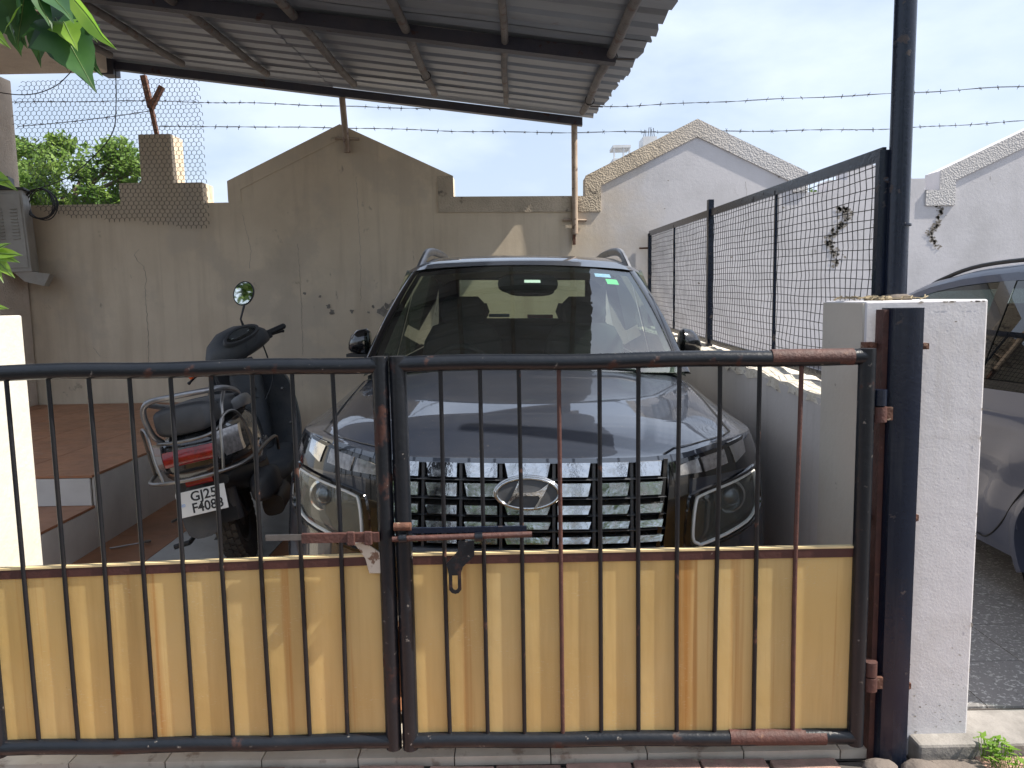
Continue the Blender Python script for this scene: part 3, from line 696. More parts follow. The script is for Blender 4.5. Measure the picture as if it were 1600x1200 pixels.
# litter on top of pillar
b=MB()
for k in range(70):
    cx=random.gauss(1.11,.07) if k<50 else random.uniform(1.1,1.33); cy=random.uniform(2.34,2.56)
    if not 1.065<cx<1.41: continue
    a=random.uniform(0,PI); l=random.uniform(.008,.03); dv=Vector((math.cos(a)*l,math.sin(a)*l,random.uniform(-.002,.006))); p_=Vector((cx,cy,1.431+random.uniform(0,.006)))
    b.tube([p_-dv,p_+dv],random.uniform(.001,.003),4)
for k in range(9):
    b.ball((1.15+random.uniform(-.03,.05),2.44+random.uniform(-.05,.05),1.43),(random.uniform(.006,.018),.012,random.uniform(.006,.013)),7,5)
tag(build(b,'dry_litter',M['litter']),'dry twigs and mortar crumbs lying on the right gate pillar','litter',kind='stuff')
# tall pipe
tp=empty('canopy_pole',(1.16,2.46,1.42))
b=MB(); b.tube([(1.226,2.46,1.425),(1.224,2.46,2.8)],.0325,16); build(b,'shaft',M['navy'],tp)
b=MB(); b.lathe([(-.004,.033),(-.003,.0345),(.003,.0345),(.004,.033)],(1.231,2.46,1.66),'z',16); build(b,'pipe_joint',M['navy'],tp)
b=MB(); b.ball((1.225,2.45,1.43),(.05,.04,.018),10,6); build(b,'mortar_base',M['stone'],tp)
b=MB(); b.box((1.19,2.475,1.775),(1.20,2.49,1.80)); b2=MB(); b2.tube([(1.185,2.482,1.80),(1.222,2.47,1.80)],.012,6); build(b2,'tie_bracket',M['navy'],tp)
tag(tp,'tall round dark blue pipe rising from the top of the right gate pillar','pole')
gp=empty('gate_post',(1.14,2.24,0))
b=MB()
ring=lambda z:[(1.098,2.28,z),(1.098,2.225,z),(1.104,2.208,z),(1.118,2.200,z),(1.165,2.198,z),(1.183,2.203,z),(1.191,2.220,z),(1.191,2.28,z)]
b.rings([[Vector(p) for p in ring(z)] for z in (.0,.35,.7,1.05,1.405)],True,True); build(b,'post_body',M['navy'],gp,angle=30)
b=MB(); b.box((1.082,2.235,.01),(1.0975,2.283,1.40)); build(b,'rusty_flange',M['rustbar'],gp)
for (x,z) in ((1.062,1.295),(1.217,1.29),(1.060,.775),(1.207,.77),(1.205,.235)):
    b=MB(); b.box((x-.016,2.262,z-.009),(x+.016,2.297,z+.009)); b.lathe([(-.012,.004),(-.010,.009),(0,.009),(.001,.004)],(x,2.262,z),'y',6); build(b,'clamp_bolt',M['rust'],gp)
tag(gp,'square navy steel gate post bolted to the front of the right pillar','post')

# ================= GATE LEAVES
GY=2.2
def leaf(x0,x1,bars,label,rusty,zt0,zt1,zb0,zb1,pz0,pz1,ysw=0):
    rt=empty('gate_leaf',((x0+x1)/2,GY,.1))
    r=.0235
    def zt(x): return zt0+(zt1-zt0)*(x-x0)/(x1-x0)
    def zb(x): return zb0+(zb1-zb0)*(x-x0)/(x1-x0)
    def pz(x): return pz0+(pz1-pz0)*(x-x0)/(x1-x0)
    def pt(z): return .002*math.sin(z*9)
    b=MB(); b.tube([(x0+(x1-x0)*k/12,GY,zt(x0+(x1-x0)*k/12)+.0025*math.sin(k*1.1+x0)) for k in range(13)],r,14); build(b,'top_rail',M['gate'],rt)
    b=MB(); b.tube([(x0+(x1-x0)*k/12,GY,zb(x0+(x1-x0)*k/12)+.002*math.sin(k*1.3)) for k in range(13)],r,14); build(b,'bottom_rail',M['gate'],rt)
    for x in (x0,x1):
        b=MB(); b.tube([(x,GY,zb(x)-.0235),(x+.001,GY,.6),(x,GY,zt(x)+.0235)],r+.0008,14); build(b,'stile',M['gate'],rt)
    for i,x in enumerate(bars):
        b=MB(); dx=random.uniform(-.003,.003)
        b.tube([(x+dx*math.sin(k*.8+i),GY-.001,zb(x)+.015+(zt(x)-zb(x)-.03)*k/6) for k in range(7)],.0066,8)
        o=build(b,'bar',M['rustbar'] if i in rusty else M['bar'],rt)
        if i in rusty: o['label']='rusty brown bar'
    for i,xa in enumerate([x0]+bars):
        xb=(bars+[x1])[i]; a=xa+.001; c=xb-.001
        if i==0: a=x0+.02
        if i==len(bars): c=x1-.02
        b=MB(); y0=GY+.0035; top=pz; 
        P=[(a,zb(a)+.018),(c,zb(c)+.018),(c,pz(c)+.013),(a,pz(a)+.013)]
        b.add([(p[0],y0,p[1]) for p in P]+[(p[0],y0+.007,p[1]) for p in P],[(0,1,2,3),(7,6,5,4),(0,4,5,1),(1,5,6,2),(2,6,7,3),(3,7,4,0)])
        build(b,'panel',M['panel'],rt)
        b=MB(); b.box((a,y0-.004,pz(a)+.0135),(c,y0+.012,pz(a)+.0185)); 
        P=[(a,pz(a)+.0135),(c,pz(c)+.0135),(c,pz(c)+.0195),(a,pz(a)+.0195)]
        b=MB(); b.add([(p[0],y0-.005,p[1]) for p in P]+[(p[0],y0+.012,p[1]) for p in P],[(0,1,2,3),(7,6,5,4),(0,4,5,1),(1,5,6,2),(2,6,7,3),(3,7,4,0)]); build(b,'panel_lip',M['paneledge'],rt)
    P=[(x0+.018,pz(x0)-.014),(x1-.018,pz(x1)-.014),(x1-.018,pz(x1)+.0125),(x0+.018,pz(x0)+.0125)]
    b=MB(); b.add([(p[0],GY-.0005,p[1]) for p in P]+[(p[0],GY+.0028,p[1]) for p in P],[(0,1,2,3),(7,6,5,4),(0,4,5,1),(1,5,6,2),(2,6,7,3),(3,7,4,0)]); build(b,'flat_strip',M['brownstrip'],rt)
    tag(rt,label,'gate','leaves of the driveway gate'); return rt
LB=[-1.454,-1.334,-1.216,-1.1,-.982,-.866,-.749,-.632,-.515]
RB=[-.207,-.092,.02,.135,.252,.364,.480,.597,.713,.831]
gl=leaf(-1.575,-.378,LB,'left leaf of the black barred gate with flat strap at its free end',[],1.265,1.270,.124,.126,.665,.690)
gr=leaf(-.327,1.022,RB,'right leaf of the black barred gate with sliding bolt and hanging hasp',[3,9],1.270,1.268,.124,.112,.688,.688)
# rusty sleeve pieces on right leaf
b=MB(); b.tube([(.745,GY,1.2695),(.98,GY,1.2685)],.0246,14); build(b,'rusty_rail_section',M['rustbar'],gr)
b=MB(); b.tube([(.64,GY,.1165),(.93,GY,.113)],.0246,14); build(b,'rusty_rail_section',M['rustbar'],gr)
for (zc,h) in ((1.125,.047),(.305,.045)):
    b=MB(); b.tube([(1.062,GY+.0,zc-h),(1.062,GY,zc-.003)],.021,12); build(b,'hinge_knuckle',M['rustbar'],gr)
    b=MB(); b.tube([(1.062,GY+.0,zc+.001),(1.062,GY,zc+h)],.0195,12); build(b,'hinge_knuckle',M['navy'] if zc>1 else M['rustbar'],gr)
    b=MB(); b.box((1.078,GY-.006,zc-h*.9),(1.099,GY+.008,zc-.005)); build(b,'hinge_plate',M['rust'],gr)
# sliding bolt
b=MB(); b.tube([(-.355,2.165,.765),(.05,2.165,.772)],.0085,10); build(b,'sliding_bolt',M['rustbar'],gr)
b=MB(); b.box((-.31,2.172,.778),(.035,2.180,.794)); build(b,'bolt_plate',M['navy'],gr)
for x in (-.335,-.115):
    b=MB(); b.tube([(x,2.165,.766),(x+.022,2.165,.767)],.0135,10); build(b,'bolt_guide',M['gate'],gr)
H=[(-.165,.757),(-.118,.757),(-.118,.715),(-.148,.688),(-.158,.668),(-.158,.612),(-.168,.600),(-.184,.600),(-.194,.612),(-.194,.655),(-.200,.69),(-.165,.725)]
b=MB()
hy=2.158
outer=H
# hasp with a real slot: plate above, then a ring of quads around the slot
b.prism([(x,hy,z) for x,z in [(-.165,.757),(-.118,.757),(-.118,.712),(-.152,.680),(-.158,.662),(-.1945,.662),(-.2,.69),(-.165,.728)]],(0,.004,0))
o_=[(-.194,.6618),(-.194,.612),(-.186,.602),(-.176,.599),(-.166,.602),(-.158,.612),(-.158,.6618)]
i_=[(-.184,.6618),(-.184,.618),(-.181,.612),(-.176,.610),(-.171,.612),(-.168,.618),(-.168,.6618)]
for k in range(6): b.prism([(p[0],hy,p[1]) for p in (o_[k],o_[k+1],i_[k+1],i_[k])],(0,.004,0))
b.prism([(-.184,hy,.655),(-.168,hy,.655),(-.168,hy,.6618),(-.184,hy,.6618)],(0,.004,0))
build(b,'hasp',M['gate'],gr)
b=MB(); b.tube([(-.35,2.17,.800),(-.30,2.17,.80)],.012,8); build(b,'weld_lump',M['rust'],gr)
# strap on left leaf
b=MB(); b.box((-.727,2.178,.762),(-.62,2.184,.779)); build(b,'strap_end',M['steel'],gl)
b=MB(); b.box((-.620,2.170,.755),(-.395,2.184,.782)); build(b,'strap',M['rustbar'],gl)
for x in (-.475,-.425):
    b=MB(); b.box((x-.012,2.160,.748),(x+.012,2.1695,.790)); build(b,'strap_loop',M['rustbar'],gl,bevel=.004)
b=MB(); b.prism([(x,2.188,z) for x,z in [(-.47,.745),(-.445,.752),(-.395,.715),(-.395,.655),(-.43,.655),(-.44,.70)]],(0,.006,0))
M['oldplate']=mat('old_white_plate',(.5,.44,.36),.8,patch=[(22,.50,.54,(.13,.06,.03),.9)]); build(b,'backing_plate',M['oldplate'],gl)

# ================= STONES, WEEDS
for (x,y,s,l) in ((1.09,2.175,.055,'small brown stone at the foot of the gate post nearest the gate'),(1.205,2.16,.06,'grey rounded stone at the foot of the gate post beside the pillar')):
    b=MB(); b.ball((x,y,.02),(s,s*.7,s*.55),10,7)
    b.v=[tuple(Vector(v)+Vector(v).normalized()*mn.noise(Vector(v)*22)*.012) for v in b.v]
    tag(build(b,'stone',M['stone']),l,'stone','stones by the gate post')
b=MB(); b.box((1.255,2.12,-.03),(1.42,2.225,.02)); tag(build(b,'stone_slab',M['stone'],bevel=.012),'flat tan stone slab at the foot of the right pillar','stone')
wd=MB()
for k in range(150):
    bx_=1.455+random.gauss(0,.022); by=2.19+random.gauss(0,.03); h=random.uniform(.015,.075) if k<60 else random.uniform(.01,.035)
    if k>=60: bx_=1.46+random.random()*.17; by=2.14+random.gauss(0,.03)
    a=random.uniform(0,2*PI); t_=Vector((bx_+math.cos(a)*.02,by+math.sin(a)*.02,h+.03)); s=random.uniform(.006,.014) if k<60 else random.uniform(.003,.006)
    d_=Vector((math.cos(a),math.sin(a),random.uniform(-.3,.5))).normalized()*s*1.5; e=Vector((-math.sin(a),math.cos(a),0))*s*.6
    wd.add([t_-d_,t_+e,t_+d_,t_-e],[(0,1,2,3)])
    wd.tube([(bx_,by,-.01),tuple(t_)],.0009,3,cap=False)
tag(build(wd,'weed',M['leafB']),'small green weeds sprouting at the foot of the right pillar','weeds',kind='stuff')

# ================= TEXT
def textmb(s,size,ext=.0006,sx=1,off=.0):
    cu=bpy.data.curves.new('txt','FONT'); cu.body=s; cu.size=size; cu.extrude=ext; cu.offset=off; cu.align_x='CENTER'; cu.align_y='CENTER'; cu.resolution_u=3
    o=bpy.data.objects.new('txt',cu); COL.objects.link(o)
    dg=bpy.context.evaluated_depsgraph_get(); dg.update(); me=bpy.data.meshes.new_from_object(o.evaluated_get(dg))
    mb=MB(); mb.add([Vector((v.co.x*sx,v.co.y,v.co.z)) for v in me.vertices],[tuple(p.vertices) for p in me.polygons])
    bpy.data.objects.remove(o); bpy.data.curves.remove(cu); bpy.data.meshes.remove(me); return mb
def xf(mb,T): mb.v=[tuple(T@Vector(v)) for v in mb.v]; return mb

# ================= MAIN CAR
TC=Matrix.Translation((.03,2.5,0))@Matrix.Rotation(-.010,4,'Z')@Matrix.Rotation(.018,4,'Y')
car=bpy.data.objects.new('parked_car',None); COL.objects.link(car); car.matrix_world=TC@Matrix.Translation((0,2,.23)); MW[car.name]=TC@Matrix.Translation((0,2,.23))
def cb_(mb,name,m,parent=car,**k): return build(xf(mb,TC),name,m,parent,**k)
PC=[(-.15,.003),(0,0),(.15,.003),(.3,.014),(.45,.04),(.56,.075),(.66,.125),(.75,.195),(.805,.28),(.84,.38),(.853,.50),(.86,.65),(.86,.85),(.855,1.1),(.845,1.4),(.84,2.0),(.84,3.0),(.84,3.5),(.78,3.76),(.62,3.87),(.3,3.92),(0,3.925)]
PCd=cr([(a,b,0) for a,b in PC],8)[8:]
PCd=[Vector((p.x,max(p.y,0))) for p in PCd]
SS=[0]
for a,b in zip(PCd,PCd[1:]): SS.append(SS[-1]+(b-a).length)
def pc(s):
    sg=1 if s>=0 else -1; s=abs(s)
    for i in range(len(SS)-1):
        if s<=SS[i+1] or i==len(SS)-2:
            t=(s-SS[i])/(SS[i+1]-SS[i]+1e-9); p=PCd[i].lerp(PCd[i+1],t)
            a=PCd[max(i-1,0)];b=PCd[min(i+2,len(PCd)-1)]; d=(b-a).normalized()
            if i==0: d=Vector((1,0)).lerp(d,t).normalized()
            return sg*p.x,p.y,sg*d.y,-d.x
ET=[(0,.925),(.40,.925),(.55,.935),(.65,.955),(.80,.972),(1.1,.965),(1.5,.965),(2.2,1.0),(4.5,1.04),(5.5,1.02)]
def Ef(s): return itp(abs(s),ET)
def FS(s,w,off=0):
    u,v,nx,ny=pc(s); t=max(Ef(s)-w,0)
    q=min(1,max(0,(abs(s)-.6)/.45)); q*=1-.35*min(1,max(0,(v-1.0)/.6)); b=.028*(1-math.exp(-t/.07))*(1-q)+.088*(1-math.exp(-t/.17))*q
    if w<.5: b-=.05*((.5-w)/.2)**2
    if .55<w<.95 and abs(s)>1.2 and v>1: b-=.012*math.exp(-((w-.80)/.05)**2)
    o=b+off; return Vector((u+nx*o,v+ny*o,w))
HT=[(0,.935),(.06,.965),(.15,.99),(.3,1.02),(.6,1.07),(1.0,1.125),(1.3,1.16),(4,1.16)]
def TW(u,v,d,E):
    T=itp(v,HT)-.055*(u/.93)**2
    c=(abs(u)-.47)/.05; T+=.010*(1-1/(1+math.exp(-c*2)))*min(1,v/.3)
    if d<.22: f=1-(1-d/.22)**2.4
    else: f=1
    return E+(T-E)*f
def ddist(u,v):
    best=9;bi=0
    p=Vector((abs(u),v))
    for i in range(0,len(PCd)-1):
        a=PCd[i];b=PCd[i+1]; ab=b-a; t=max(0,min(1,(p-a).dot(ab)/(ab.length_squared+1e-12))); q=(a+ab*t-p).length
        if q<best: best=q;bi=SS[i]+t*ab.length
    return best,bi
# top rows
NU=48
rows=[];info=[]
vi=[i for i in range(len(PCd)) if PCd[i].y<1.05]
stat=[(PCd[i].y,PCd[i].x,SS[i]) for i in vi]
out_=[stat[0]]
for q in stat[1:]:
    out_.append(q)
for v,U,s in out_:
    r_=[]
    for k in range(NU+1):
        a=-1+2*k/NU; a=math.copysign(abs(a)**.8,a); u=U*a
        d,sb=ddist(u,v)
        if k in (0,NU): d=0; sb=s
        r_.append(Vector((u,v,TW(u,v,d,Ef(sb)))))
    rows.append(r_)
# cowl cut: scale v of the last rows so that the cowl curves forward in the middle
nr=len(rows); n=NU+1
allv=[p for r in rows for p in r]
for p in allv:
    vmax=1.02-.10*(1-(min(abs(p.x),.72)/.72)**2)
    if p.y>.6: p.y=.6+(p.y-.6)*( (vmax-.6)/.42 if abs(p.x)<.74 else 1)
nrm=[Vector() for _ in allv]; faces=[]
for i in range(nr-1):
    for k in range(NU):
        f=(i*n+k,i*n+k+1,(i+1)*n+k+1,(i+1)*n+k); faces.append(f)
        a,b,c,d=[allv[j] for j in f]; q=(c-a).cross(d-b)
        if q.z<0:q=-q
        for j in f: nrm[j]+=q
hood=[];fen=[[],[]]
for f in faces:
    c=sum((allv[j] for j in f),Vector())/4
    d,_=ddist(c.x,c.y)
    he=.735+.0*c.y
    if (d>.035 or abs(c.x)<.46) and abs(c.x)<he: hood.append(f)
    else: fen[0 if c.x<0 else 1].append(f)
def sub(fs,name,m):
    idx=sorted(set(j for f in fs for j in f)); mp={j:i for i,j in enumerate(idx)}
    mb=MB(); mb.add([allv[j] for j in idx],[tuple(mp[j] for j in f) for f in fs],True)
    o=cb_(mb,name,m); me=o.data
    R3=(MW[car.name].inverted()@TC).to_3x3()
    ns=[(R3@nrm[j].normalized()) if nrm[j].length>0 else Vector((0,0,1)) for j in idx]
    # recalc_face_normals keeps vertex order
    me.normals_split_custom_set_from_vertices([tuple(q) for q in ns]); return o
sub(hood,'hood',M['car']); sub(fen[0],'fender',M['car']); sub(fen[1],'fender',M['car'])
def topz(u,v):
    d,sb=ddist(u,v); return TW(u,v,d,Ef(sb))
def ribbon(pts,wd,lift=.0012):  # dark gap lying on top surface
    mb=MB(); P=[Vector(p) for p in pts]; rows=[]
    for i,p in enumerate(P):
        t=(P[min(i+1,len(P)-1)]-P[max(i-1,0)]); t.z=0; t.normalize(); nn=Vector((-t.y,t.x,0))*wd
        rows.append([p-nn+Vector((0,0,lift)),p+nn+Vector((0,0,lift))])
    mb.grid(rows); return mb
for sg in (-1,1):
    pts=[]
    for i,s in enumerate([.45,.52,.6,.68,.76,.84,.92,1.0,1.08]):
        u,v,nx,ny=pc(s); uu=u-nx*.038; vv=v-ny*.038
        if uu>.735: uu=.735
        pts.append((uu*sg,vv,0))
    for v in (.55,.65,.75,.85,.95,1.0): pts.append((.735*sg,v,0))
    u0,v0,nx0,ny0=pc(.462); pts=[((u0-nx0*.004)*sg,v0-ny0*.004,0)]+pts[1:]
    pts=[(a,b,topz(a,b)) for a,b,c in pts]
    cb_(ribbon(pts,.0035,.0025),'shut_line',M['void'])
# fascia + sides
holeL=[(.585,.795),(.71,.825),(.84,.85),(.868,.835),(.872,.73),(.855,.70),(.79,.66),(.60,.605),(.57,.607),(.545,.635),(.555,.765)]
def inpoly(x,y,P):
    c=False
    for i in range(len(P)):
        a=P[i];b=P[i-1]
        if (a[1]>y)!=(b[1]>y) and x<(b[0]-a[0])*(y-a[1])/(b[1]-a[1])+a[0]: c=not c
    return c
sv=[]
s=0
for i in range(len(SS)):
    if SS[i]<1.25: sv.append(SS[i])
x=1.27
while x<SS[-1]: sv.append(x); x+=.035
sv.append(SS[-1]); sv=[-q for q in reversed(sv)]+sv[1:]
sv2=[sv[0]]
for q in sv[1:]:
    while q-sv2[-1]>.021 and abs(q)<1.2: sv2.append(min(sv2[-1]+.02,q))
    if q-sv2[-1]>1e-5: sv2.append(q)
sv=sv2
NW=38
def wrow(s,k): 
    E=Ef(s); return E-(E-.32)*k/NW
parts={'bumper':MB(),'front_side':MB(),'side_panel':MB(),'rear_panel':MB()}
FP=[[FS(s,wrow(s,k)) for k in range(NW+1)] for s in sv]
names={}
Wf=(.82,.535);Wr=(3.26,.59)
for i in range(len(sv)-1):
    for k in range(NW):
        P=[FP[i][k],FP[i+1][k],FP[i+1][k+1],FP[i][k+1]]; c=sum(P,Vector())/4; s=abs(sv[i]+sv[i+1])/2
        if s<.472 and .612<c.z<.912: continue
        if inpoly(s,c.z,holeL): continue
        if s>1.0 and s<4.6 and (math.hypot(c.y-Wf[0],c.z-Wf[1])<.375 or math.hypot(c.y-Wr[0],c.z-Wr[1])<.375): continue
        key='bumper' if s<1.02 else 'fender' if c.y<1.08 else 'front_door' if c.y<2.05 else 'rear_door' if c.y<2.95 else 'rear_quarter' if s<4.75 else 'tailgate'
        kk=(key,0 if (key in('bumper','tailgate')) else (1 if sv[i]>=0 else -1))
        parts.setdefault(kk,MB()).add(P,[(0,1,2,3)],True)
for kk,mb in parts.items():
    if isinstance(kk,str): continue
    # weld
    mm={};nv=[];mp=[]
    for v in mb.v:
        q=tuple(round(a,5) for a in v)
        if q not in mm: mm[q]=len(nv); nv.append(v)
        mp.append(mm[q])
    mb.v=nv; mb.f=[tuple(dict.fromkeys(mp[j] for j in f)) for f in mb.f]; 
    sel=[i for i,f in enumerate(mb.f) if len(f)>2]; mb.sm=[mb.sm[i] for i in sel]; mb.f=[mb.f[i] for i in sel]
    cb_(mb,kk[0],M['car'],angle=60)
# shoulder behind the cowl
for sg in (-1,1):
    mb=MB(); rows=[]
    for v in [1.0+.1*k for k in range(29)]:
        i=[j for j in range(len(PCd)) if PCd[j].y>=min(v,3.85)][0]; U=PCd[i].x; E=Ef(SS[i])
        rows.append([Vector((sg*(U-(U-.735)*t),v,TW(U-(U-.735)*t,.98,(U-.735)*t,E)-.004*min(1,t*5))) for t in (0,.1,.25,.45,.7,1)])
    mb.grid(rows); cb_(mb,'waist_panel',M['car'],angle=60)
# wheels, arches
for sg in (-1,1):
    for (wv,ww) in (Wf,Wr):
        c=Vector((sg*.775,wv,ww)); 
        mb=MB(); mb.lathe([(-.10,.20),(-.10,.29),(-.085,.315),(-.05,.322),(.05,.322),(.085,.315),(.10,.29),(.10,.205),(.08,.2)],c,'x',36); ty=cb_(mb,'wheel',M['rubber'])
        mb=MB(); mb.lathe([(sg*.085,.205),(sg*.098,.20),(sg*.07,.18),(sg*.05,.05),(sg*.075,.04),(sg*.078,.001)],c,'x',30)
        for k in range(5):
            a=2*PI*k/5; dv=Vector((0,math.cos(a),math.sin(a))); mb.tube([c+Vector((sg*.082,0,0))+dv*.03,c+Vector((sg*.088,0,0))+dv*.195],.018,6)
        cb_(mb,'rim',M['wheel'],ty)
        mb=MB()
        rr=[]
        for k in range(25):
            a=-.25+(PI+.5)*k/24; yy=wv+math.cos(a)*.385; zz=ww+math.sin(a)*.385
            i=[j for j in range(len(PCd)) if PCd[j].y>=min(max(yy,.3),3.8)][0]; U=PCd[i].x+.03
            dx,dz=math.cos(a),math.sin(a)
            rr.append([Vector((sg*(U-.05),yy-dx*.02,zz-dz*.02)),Vector((sg*(U+.004),yy-dx*.018,zz-dz*.018)),Vector((sg*(U+.010),yy+dx*.02,zz+dz*.02)),Vector((sg*(U-.03),yy+dx*.03,zz+dz*.03))])
        mb.grid(rr); cb_(mb,'arch_moulding',M['black'],angle=50)
mb=MB(); mb.box((-.72,.12,.33),(.72,3.8,.50)); cb_(mb,'underbody',M['void'])
mb=MB(); mb.box((-.70,.25,.5),(.70,.95,.80)); cb_(mb,'engine_bay',M['void'])
# ---- grille
gb=MB(); rows=[[FS(s,w_,-.055) for w_ in (.60,.7,.8,.915)] for s in [-.48+.04*k for k in range(25)]]; gb.grid(rows,True); gri=cb_(gb,'grille',M['void'])
cols=[(-.080,.080),(.096,.213),(.229,.341),(.357,.455)]
cols=[(-b,-a) for a,b in cols[:0:-1]]+cols
rowsz=[(.864,.914,.020),(.801,.848,.016),(.742,.785,.012),(.693,.728,.007),(.643,.676,.006)]
M['plasticgrille']=mat('grille_plastic',(.075,.077,.083),.45,var=(20,.5))
for ri,(w0,w1,h) in enumerate(rowsz):
    if ri<4:
        wa=rowsz[ri+1][1]+.002; wb=w0-.004
        mb=MB(); R4=[[FS(s,wb,-.045),FS(s,wb-.004,.0),FS(s,wa+.004,.0),FS(s,wa,-.045)] for s in [-.465+.031*k for k in range(31)]]; mb.grid(R4,True); cb_(mb,'grille_slat',M['plasticgrille'],gri,angle=30)
    for ci,(a,b) in enumerate(cols):
        sg=0 if ci==3 else (1 if ci>3 else -1)
        din=.003; do=.016 if ri<3 else .013
        if ri>0 and ci==3 and ri<2: pass
        L0,R0=a,b
        la=do if sg<=0 else din; ra=do if sg>=0 else din
        o=[FS(L0,w0,-.03),FS(R0,w0,-.03),FS(R0,w1,-.03),FS(L0,w1,-.03)]
        # front face, tilted so that it looks slightly up like the real pieces
        tb,tt=(.012,.007) if ri<2 else (.014,.008)
        hf=w1-.002 if ri<2 else w0+(w1-w0)*.72
        f=[FS(L0+la,w0+.003,tb),FS(R0-ra,w0+.003,tb),FS(R0-ra*.35,hf,tt) if sg>=0 else FS(R0-ra,hf,tt),FS(L0+la*.35,hf,tt) if sg<=0 else FS(L0+la,hf,tt)]
        mb=MB(); mb.add(o+f,[(4,5,6,7),(1,2,6,5),(2,3,7,6),(3,0,4,7)]); cb_(mb,'grille_block',M['chrome'] if ri==0 else M['darkchrome'],gri)
        if ri>=2:
            mb=MB(); mb.add([FS(L0+la*.2,w0-.008,-.012),FS(R0-ra*.2,w0-.008,-.012),f[1]+Vector((0,.001,-.0005)),f[0]+Vector((0,.001,-.0005))],[(0,1,2,3)]); cb_(mb,'grille_block_underside',M['plasticgrille'],gri)
for c in (-.349,-.221,-.088,.088,.221,.349):
    mb=MB(); mb.add([FS(c-.007,.62,-.05),FS(c+.007,.62,-.05),FS(c+.007,.915,-.05),FS(c-.007,.915,-.05),FS(c-.005,.62,-.004),FS(c+.005,.62,-.004),FS(c+.005,.915,-.004),FS(c-.005,.915,-.004)],[(4,5,6,7),(0,4,7,3),(1,5,6,2)]); cb_(mb,'grille_divider',M['plasticgrille'],gri)
for sg in (-1,1):
    mb=MB(); q=[(.458,.918),(.472,.918),(.440,.605),(.426,.605)]
    mb.add([FS(sg*a,b,-.05) for a,b in q]+[FS(sg*a,b,.006) for a,b in q],[(4,5,6,7),(0,1,5,4),(1,2,6,5),(2,3,7,6),(3,0,4,7)]); cb_(mb,'grille_side_frame',M['gloss'],gri)
mb=MB(); mb.grid([[FS(s,.622,-.04),FS(s,.624,.004),FS(s,.612,.012),FS(s,.588,.008),FS(s,.586,-.03)] for s in [-.455+.035*k for k in range(27)]],True); cb_(mb,'grille_sill',M['plasticgrille'],gri,angle=40)
# black gloss infill between grille and lamps
for sg in (-1,1):
    mb=MB(); rows=[]
    for k in range(9):
        t=k/8; wv=.90-.33*t; a=.478-.03*t; b_=.545-(.02 if t<.1 else 0); rows.append([FS(sg*(a+(b_-a)*j/5),wv,.0035) for j in range(6)])
    mb.grid(rows); cb_(mb,'gloss_infill',M['gloss'],angle=60)
# ---- emblem
em=MB(); cen=(0,.818); A_,B_=.101,.050
def EP(x,z,off): return FS(cen[0]+x,cen[1]+z,off)
ell=[EP(A_*math.cos(t)*.97,B_*math.sin(t)*.97,.022) for t in [2*PI*k/48 for k in range(48)]]
eb=MB(); eb.add(ell+[EP(0,0,.026)],[(k,(k+1)%48,48) for k in range(48)],True); emb=cb_(eb,'emblem',M['plasticgrille'],gri)
mb=MB(); mb.tube([EP(A_*math.cos(t),B_*math.sin(t),.024) for t in [2*PI*k/48 for k in range(48)]],.0055,8,closed=True); mb.tube([EP(A_*math.cos(t)*1.05,B_*math.sin(t)*1.06,.012) for t in [2*PI*k/48 for k in range(48)]],.006,8,closed=True); cb_(mb,'emblem_ring',M['chrome'],emb.parent if False else gri)
# slanted letter in the ring: each limb is a tapering curved blade, joined by a bar with curved fillets
px2=lambda x,y:((x-775)/470*A_,(405-y)/215*B_)
left=[(645,205),(590,330),(545,420),(465,548),(490,552),(560,480),(680,430),(775,425),(775,378),(660,385),(625,375),(612,330),(640,270),(690,212)]
right=[(1090,258),(1060,275),(960,345),(880,375),(770,378),(770,425),(880,428),(935,425),(960,455),(940,500),(870,600),(915,600),(1000,440),(1060,330)]
for nm,P in (('emblem_limb',left),('emblem_limb',right)):
    P2=[px2(*p) for p in P]; bmx=bmesh.new(); vs=[bmx.verts.new(EP(a,b,.034)) for a,b in P2]; vb=[bmx.verts.new(EP(a,b,.024)) for a,b in P2]
    f=bmx.faces.new(vs); f.normal_update()
    for i in range(len(vs)): bmx.faces.new((vs[i-1],vs[i],vb[i],vb[i-1]))
    bmesh.ops.triangulate(bmx,faces=[f]); bmx.verts.index_update(); mb=MB(); mb.add([v.co.copy() for v in bmx.verts],[tuple(v.index for v in q.verts) for q in bmx.faces]); bmx.free()
    cb_(mb,nm,M['chrome'],gri)
